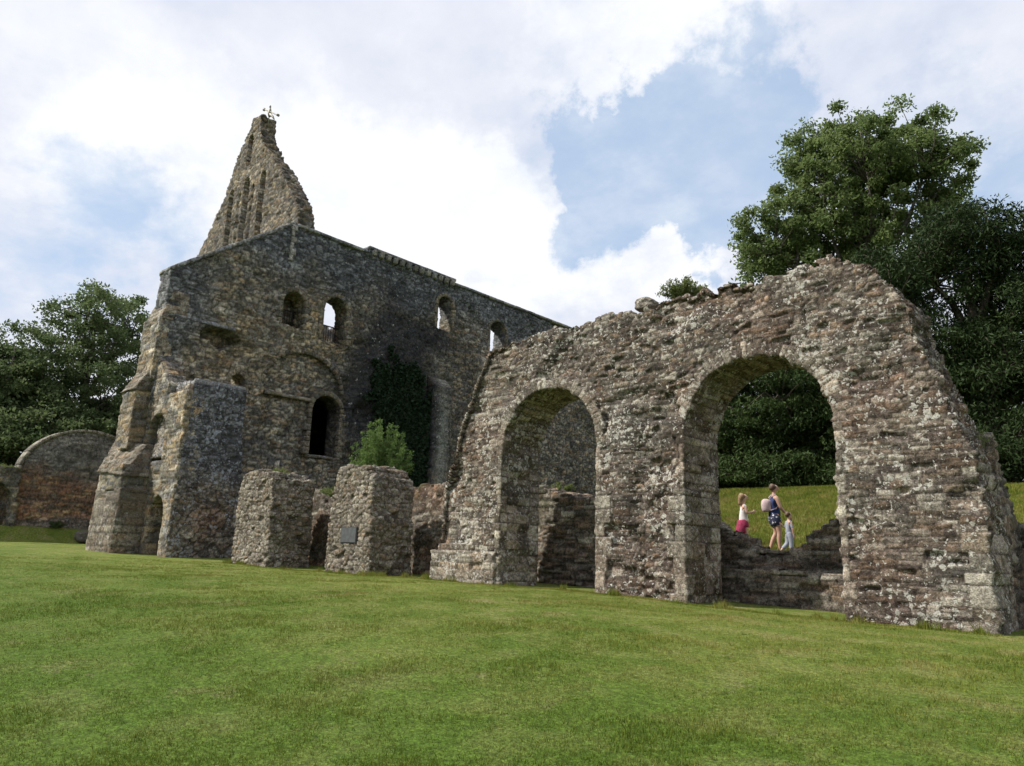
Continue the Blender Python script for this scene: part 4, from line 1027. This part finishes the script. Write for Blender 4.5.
M_NAVY = plain_mat('navy_cloth', (.018, .035, .12), .85, .2, 20)
M_WHITE = plain_mat('white_cloth', (.62, .58, .58), .85, .08, 20)
M_GREY = plain_mat('grey_cloth', (.26, .28, .33), .85, .12, 20)
M_MAG = plain_mat('magenta_cloth', (.25, .02, .065), .85, .3, 14)
M_PINK = plain_mat('pale_pink_canvas', (.50, .38, .38), .85, .15, 14)
M_SHOE = plain_mat('shoe', (.45, .42, .42), .7, .1, 20)
M_EYE = plain_mat('eye', (.03, .02, .02), .3, 0, 20)
m, nt, out = new_mat('patterned_cloth'); b = NB(nt)
P = b.n('ShaderNodeNewGeometry').outputs['Position']; vo = b.n('ShaderNodeTexVoronoi'); vo.inputs['Scale'].default_value = 16; b.l(P, vo.inputs['Vector'])
c = b.mix(b.mr(vo.outputs['Distance'], .30, .36), (.55, .56, .6), (.015, .02, .05)); bs = b.n('ShaderNodeBsdfPrincipled'); bs.inputs['Roughness'].default_value = .85; b.l(c, bs.inputs[0]); b.l(bs.outputs[0], out.inputs[0]); M_PAT = m
def person(loc, rz, H, label, pose, mats, child=False):
    """local frame: +x forward, +y left, z up. H = height"""
    root = empty('person', loc, rz); tag(root, label, 'person')
    k = H; hd = (.066 if not child else .083) * k     # head radius
    hz = k - hd * 1.15; neck = hz - hd * 1.35; sh = neck - .045 * k; hip = .50 * k if not child else .45 * k; wz = (sh + hip) / 2
    sw = .105 * k; hw = .055 * k
    V, E = [], []
    def a(p, r_, q=None):
        V.append((p, r_)); 
        if q is not None: E.append((q, len(V) - 1))
        return len(V) - 1
    pel = a((0, 0, hip), (.072 * k, .062 * k)); ws = a((0, 0, wz), (.060 * k, .050 * k), pel); ch = a((.005 * k, 0, sh - .05 * k), (.070 * k, .056 * k), ws); ne = a((0, 0, sh + .01 * k), (.035 * k, .03 * k), ch); nk = a((.004 * k, 0, neck + .012 * k), (.026 * k, .026 * k), ne)
    h1 = a((.012 * k, 0, hz - hd * .55), (hd * .62, hd * .66), nk); h2 = a((.010 * k, 0, hz + hd * .25), (hd * .92, hd * .84), h1); a((.004 * k, 0, hz + hd * .8), (hd * .5, hd * .5), h2)
    a((.012 * k + hd * 1.12, 0, hz - hd * .25), hd * .12, h2)   # nose
    J = {}
    for sd, key in ((1, 'L'), (-1, 'R')):
        kn, ft = pose['leg' + key]; el, hn = pose['arm' + key]
        hp = a((0, sd * hw, hip - .03 * k), .050 * k, pel)
        kz = (kn[0] * k, sd * hw * 1.05, kn[1] * k); q = a(tuple((np.array((0, sd * hw, hip - .03 * k)) + np.array(kz)) / 2), .044 * k, hp); q = a(kz, .035 * k, q)
        fz = (ft[0] * k, sd * hw * 1.0, ft[1] * k + .03 * k); q2 = a(tuple(np.array(kz) * .6 + np.array(fz) * .4 + np.array((-.01 * k, 0, 0))), .034 * k, q); q = a(fz, .021 * k, q2)
        q = a((fz[0] + .015 * k, fz[1], fz[2] - .015 * k), .022 * k, q); q = a((fz[0] + .09 * k, fz[1] + sd * .008 * k, ft[1] * k + .012 * k), .014 * k, q)
        s_ = a((0, sd * sw, sh - .012 * k), .034 * k, ch)
        e_ = (el[0] * k, sd * (sw + el[2] * k), el[1] * k); q = a(e_, .024 * k, s_)
        h_ = (hn[0] * k, sd * (sw + hn[2] * k), hn[1] * k); q = a(h_, .016 * k, q)
        d = np.array(h_) - np.array(e_); d /= np.linalg.norm(d); side = np.cross(d, (0, 1, 0)); side /= np.linalg.norm(side) + 1e-9
        pc = np.array(h_) + d * .028 * k; pm = a(tuple(pc), (.020 * k, .010 * k), q)
        for f_, (o_, l_) in enumerate(((-.016, .036), (-.0055, .042), (.005, .039), (.015, .030))):
            p1 = pc + side * o_ * k + d * .020 * k; p2 = p1 + d * l_ * .55 * k; p3 = p2 + d * l_ * .4 * k + np.array((0, -sd * .008 * k, 0))
            i1 = a(tuple(p1), .0058 * k, pm); i2 = a(tuple(p2), .0052 * k, i1); a(tuple(p3), .0042 * k, i2)
        t1 = pc + side * .022 * k; i1 = a(tuple(t1), .0066 * k, pm); a(tuple(t1 + side * .012 * k + d * .02 * k), .005 * k, i1)
        J[key] = (kz, fz, e_, h_)
    skin('body', V, E, mats['skin'], root, 2)
    # eyes, ears
    for sd, nm in ((1, 'L'), (-1, 'R')):
        ev = []; tubes_l = [([(.010 * k + hd * .86, sd * hd * .34, hz + hd * .05), (.010 * k + hd * .93, sd * hd * .33, hz + hd * .05)], hd * .1, 6)]
        t = tubes('eye', tubes_l, M_EYE); t.parent = root
    # hair
    hv = [((.010 * k + hd * .12, 0, hz + hd * .72), (hd * 1.06, hd * 1.0)), ((.0 * k - hd * .35, 0, hz + hd * .1), (hd * .95, hd * .8)), ((-hd * .6, 0, hz - hd * .7), (hd * .5, hd * .6))]
    he = [(0, 1), (1, 2)]
    if pose.get('long', 1): hv.append(((-hd * .75, 0, sh + .005 * k), (hd * .42, hd * .5))); he.append((2, 3))
    skin('hair', hv, he, mats['hair'], root, 2)
    # top
    tv = [((0, 0, hip - .035 * k), (.100 * k, .086 * k)), ((0, 0, wz), (.082 * k, .068 * k)), ((.005 * k, 0, sh - .05 * k), (.088 * k, .070 * k)), ((0, 0, sh - .012 * k), (.045 * k, .04 * k))]
    te = [(0, 1), (1, 2), (2, 3)]
    for sd in (1, -1):
        tv.append(((0, sd * sw * .86, sh - .008 * k), .036 * k)); te.append((2, len(tv) - 1))
        if mats.get('sleeve'):
            e_ = J['L' if sd > 0 else 'R'][2]; pz = np.array((0, sd * sw, sh - .012 * k)); pe = pz * (1 - mats['sleeve']) + np.array(e_) * mats['sleeve']
            tv.append((tuple(pe), .032 * k)); te.append((len(tv) - 2, len(tv) - 1))
    skin('top', tv, te, mats['top'], root, 2)
    # shorts, skirt or trousers
    fr = mats.get('leglen', .55)
    bv = [((0, 0, hip + .075 * k), (.085 * k, .072 * k)), ((0, 0, hip - .03 * k), (.104 * k, .092 * k))]; be = [(0, 1)]
    for sd, key in ((1, 'L'), (-1, 'R')):
        kz, fz = J[key][:2]; h0 = np.array((0, sd * hw, hip - .04 * k)); bv.append((tuple(h0), .082 * k)); be.append((1, len(bv) - 1))
        if fr <= 1: pe = h0 * (1 - fr) + np.array(kz) * fr; bv.append((tuple(pe), .076 * k)); be.append((len(bv) - 2, len(bv) - 1))
        else:
            bv.append((kz, .058 * k)); be.append((len(bv) - 2, len(bv) - 1)); pe = np.array(kz) * (2 - fr) + np.array(fz) * (fr - 1); bv.append((tuple(pe), .050 * k)); be.append((len(bv) - 2, len(bv) - 1))
    skin('trousers' if fr > 1 else 'shorts', bv, be, mats['bottom'], root, 2)
    for key, sd in (('L', 1), ('R', -1)):
        fz = J[key][1]; skin('shoe', [((fz[0] - .012 * k, fz[1], fz[2] - .012 * k), (.024 * k, .024 * k)), ((fz[0] + .04 * k, fz[1], fz[2] - .017 * k), (.022 * k, .017 * k)), ((fz[0] + .095 * k, fz[1] + sd * .008 * k, fz[2] - .02 * k), (.022 * k, .014 * k))], [(0, 1), (1, 2)], mats['shoe'], root, 1)
    return root, J
FACE = R(43)   # towards the right of the picture
gz = lambda e, n: float(ground(e, n))
yw = 17.6
wp, WJ = person((-7.78, yw, gz(-7.78, yw)), FACE, 1.60, 'woman in a navy vest and patterned shorts, seen side-on, holding out one hand',
       dict(legL=((.03, .27), (-.07, 0)), legR=((.04, .27), (.04, 0)), armL=((-.02, .64, .02), (.06, .53, .0)), armR=((.05, .63, .015), (.17, .51, -.01)), long=0),
       dict(skin=M_SKIN, hair=M_HAIR, top=M_NAVY, bottom=M_PAT, shoe=M_SHOE, leglen=.62))
cp, CJ = person((-7.40, yw - .12, gz(-7.4, yw - .12)), FACE + R(10), .95, 'small child in grey clothes leaning in close beside the woman',
       dict(legL=((-.02, .22), (-.22, 0)), legR=((.02, .22), (.0, 0)), armL=((-.02, .58, .02), (-.10, .66, .03)), armR=((.02, .55, .03), (.05, .42, .02)), long=0),
       dict(skin=M_SKIN2, hair=M_HAIR, top=M_GREY, bottom=M_GREY, shoe=M_SHOE, leglen=1.75, sleeve=.9), True)
gn = 18.25
gp, GJ = person((-8.88, gn, gz(-8.88, gn)), FACE, 1.36, 'girl in a white top with a magenta garment round her waist',
       dict(legL=((.03, .26), (-.04, 0)), legR=((.03, .26), (.05, 0)), armL=((.02, .62, .02), (.13, .63, -.04)), armR=((.03, .61, .02), (.15, .64, -.03)), long=1),
       dict(skin=M_SKIN2, hair=M_HAIRB, top=M_WHITE, bottom=M_MAG, shoe=M_SHOE, leglen=.6, sleeve=.3), True)
k = 1.36; skin('tied_jacket', [((-.03 * k, 0, .50 * k), (.10 * k, .10 * k)), ((-.03 * k, 0, .42 * k), (.10 * k, .11 * k)), ((-.05 * k, 0, .31 * k), (.105 * k, .12 * k)), ((-.06 * k, 0, .22 * k), (.10 * k, .11 * k))], [(0, 1), (1, 2), (2, 3)], M_MAG, gp, 2)
# backpack on the woman's back
bk = empty('backpack', (-7.78, yw, gz(-7.78, yw) + .9), FACE); tag(bk, 'pale pink backpack worn by the woman in navy', 'backpack')
skin('bag', [((-.16, 0, .32), (.09, .12)), ((-.19, 0, .20), (.11, .14)), ((-.18, 0, .06), (.10, .13)), ((-.17, 0, .0), (.07, .10))], [(0, 1), (1, 2), (2, 3)], M_PINK, bk, 2)
for sd in (1, -1):
    t = tubes('strap', [([(-.10, sd * .08, .34), (-.03, sd * .09, .42), (.06, sd * .09, .36), (.09, sd * .10, .22), (.0, sd * .13, .08), (-.12, sd * .10, .04)], .014, 6)], M_PINK); t.parent = bk

# ------------------------------------------------------------------ sky, sun, camera
SUN_EL, SUN_DIR = R(46), (-.68, -.733)    # horizontal direction towards the sun
w = bpy.data.worlds.new('World'); scene.world = w; w.use_nodes = True
nt = w.node_tree; nt.nodes.clear(); b = NB(nt)
out = b.n('ShaderNodeOutputWorld'); bg = b.n('ShaderNodeBackground'); b.l(bg.outputs[0], out.inputs[0])
sky = b.n('ShaderNodeTexSky', sky_type='NISHITA'); sky.sun_disc = False; sky.sun_elevation = SUN_EL
sky.sun_rotation = math.atan2(SUN_DIR[0], SUN_DIR[1]); sky.air_density = 1.0; sky.dust_density = 1.5
tc = b.n('ShaderNodeTexCoord'); D = tc.outputs['Generated']
nrm = b.n('ShaderNodeVectorMath', operation='NORMALIZE'); b.l(D, nrm.inputs[0]); D = nrm.outputs[0]
sep = b.n('ShaderNodeSeparateXYZ'); b.l(D, sep.inputs[0])
zz = b.mth('ADD', b.mth('MAXIMUM', sep.outputs[2], 0.0), .22)
dv = b.n('ShaderNodeCombineXYZ'); b.l(b.mth('DIVIDE', sep.outputs[0], zz), dv.inputs[0]); b.l(b.mth('DIVIDE', sep.outputs[1], zz), dv.inputs[1])
CP = dv.outputs[0]
wn = b.n('ShaderNodeTexNoise'); wn.inputs['Scale'].default_value = 4.5; wn.inputs['Detail'].default_value = 7; wn.inputs['Roughness'].default_value = .62; b.l(D, wn.inputs['Vector'])
w1 = b.n('ShaderNodeVectorMath', operation='SUBTRACT'); b.l(wn.outputs['Color'], w1.inputs[0]); w1.inputs[1].default_value = (.5, .5, .5)
w2 = b.n('ShaderNodeVectorMath', operation='SCALE'); b.l(w1.outputs[0], w2.inputs[0]); w2.inputs['Scale'].default_value = .42
w3 = b.n('ShaderNodeVectorMath', operation='ADD'); b.l(D, w3.inputs[0]); b.l(w2.outputs[0], w3.inputs[1])
w4 = b.n('ShaderNodeVectorMath', operation='NORMALIZE'); b.l(w3.outputs[0], w4.inputs[0]); D = w4.outputs[0]
def blob(d, deg, soft=.5):
    deg *= 1.15; soft = .2
    dp = b.n('ShaderNodeVectorMath', operation='DOT_PRODUCT'); b.l(D, dp.inputs[0]); v = Vector(d).normalized(); dp.inputs[1].default_value = v
    return b.mr(dp.outputs['Value'], math.cos(R(deg)), math.cos(R(deg * soft * .3)))
def add(*a):
    r_ = a[0]
    for x in a[1:]: r_ = b.mth('ADD', r_, x)
    return r_
nA = b.noise(CP, 1.5, 7, .58); nB = b.noise(CP, 4.5, 6, .6); nC = b.noise(CP, .8, 4, .5)
holes = add(blob((-.476, .731, .489), 6.5), blob((-.403, .75, .524), 6.5), blob((-.534, .70, .46), 4.5), blob((-.524, .66, .535), 4), blob((-.395, .807, .439), 6.5), blob((-.449, .803, .40), 3.6), blob((-.33, .82, .47), 5), b.mth('MULTIPLY', blob((-.898, .279, .341), 5), .35), b.mth('MULTIPLY', blob((-.93, .212, .33), 7), .38), b.mth('MULTIPLY', blob((-.131, .905, .406), 8), .55), b.mth('MULTIPLY', blob((-.1, .93, .33), 7), .5))
dens = add(b.mth('MULTIPLY', nA, 1.7), b.mth('MULTIPLY', nB, 1.5), -.42, b.mth('MULTIPLY', holes, -1.0))
cov = b.mr(dens, .1, 1.25)
bright = add(blob((-.714, .547, .438), 9), blob((-.771, .435, .465), 8), blob((-.62, .64, .44), 6), blob((-.431, .663, .612), 9), blob((-.868, .305, .392), 8), blob((-.647, .663, .377), 8), blob((-.5, .77, .38), 5), b.mth('MULTIPLY', blob((-.831, .22, .512), 8), .5))
br = b.mr(add(b.mth('MULTIPLY', bright, .45), b.mth('MULTIPLY', nB, 1.1), b.mth('MULTIPLY', nA, .7)), .7, 1.55)
cc = b.mix(br, (.64, .67, .76), (.84, .85, .87))
sk = b.mix(1.0, sky.outputs[0], (.105, .105, .105), 'MULTIPLY')
sk = b.mix(.7, sk, (.46, .60, .80))
thin = b.mr(add(nB, b.mth('MULTIPLY', nC, .5)), .55, 1.05, .05, .6)
cov = b.mth('MAXIMUM', cov, thin)
fc = b.mix(cov, sk, cc)
b.l(fc, bg.inputs[0]); bg.inputs[1].default_value = 1.0
scene.world = w
sl = bpy.data.lights.new('sun', 'SUN'); sl.energy = 5.0; sl.angle = R(.7); sl.color = (1, .95, .87)
so = bpy.data.objects.new('sun', sl); col.objects.link(so)
hd = math.cos(SUN_EL); v = Vector((SUN_DIR[0] * hd, SUN_DIR[1] * hd, math.sin(SUN_EL)))
so.rotation_euler = v.to_track_quat('Z', 'Y').to_euler(); so.location = (0, 0, 40)
cam = bpy.data.cameras.new('camera'); co = bpy.data.objects.new('camera', cam); col.objects.link(co)
cam.sensor_width = 36; cam.lens = 36 * 760 / 1024; cam.clip_end = 3000; cam.clip_start = .05
az, pt, rl = R(43), R(13), R(1.9)
Fh = Vector((-math.sin(az), math.cos(az), 0)); Rh = Vector((math.cos(az), math.sin(az), 0)); Z = Vector((0, 0, 1))
F = Fh * math.cos(pt) + Z * math.sin(pt); U = Z * math.cos(pt) - Fh * math.sin(pt)
R2 = Rh * math.cos(rl) + U * math.sin(rl); U2 = U * math.cos(rl) - Rh * math.sin(rl)
from mathutils import Matrix
mt = Matrix(((R2.x, U2.x, -F.x, 0), (R2.y, U2.y, -F.y, 0), (R2.z, U2.z, -F.z, 1.6), (0, 0, 0, 1)))
co.matrix_world = mt
scene.camera = co
scene.view_settings.view_transform = 'Standard'; scene.view_settings.look = 'None'; scene.view_settings.exposure = .30; scene.view_settings.gamma = 1
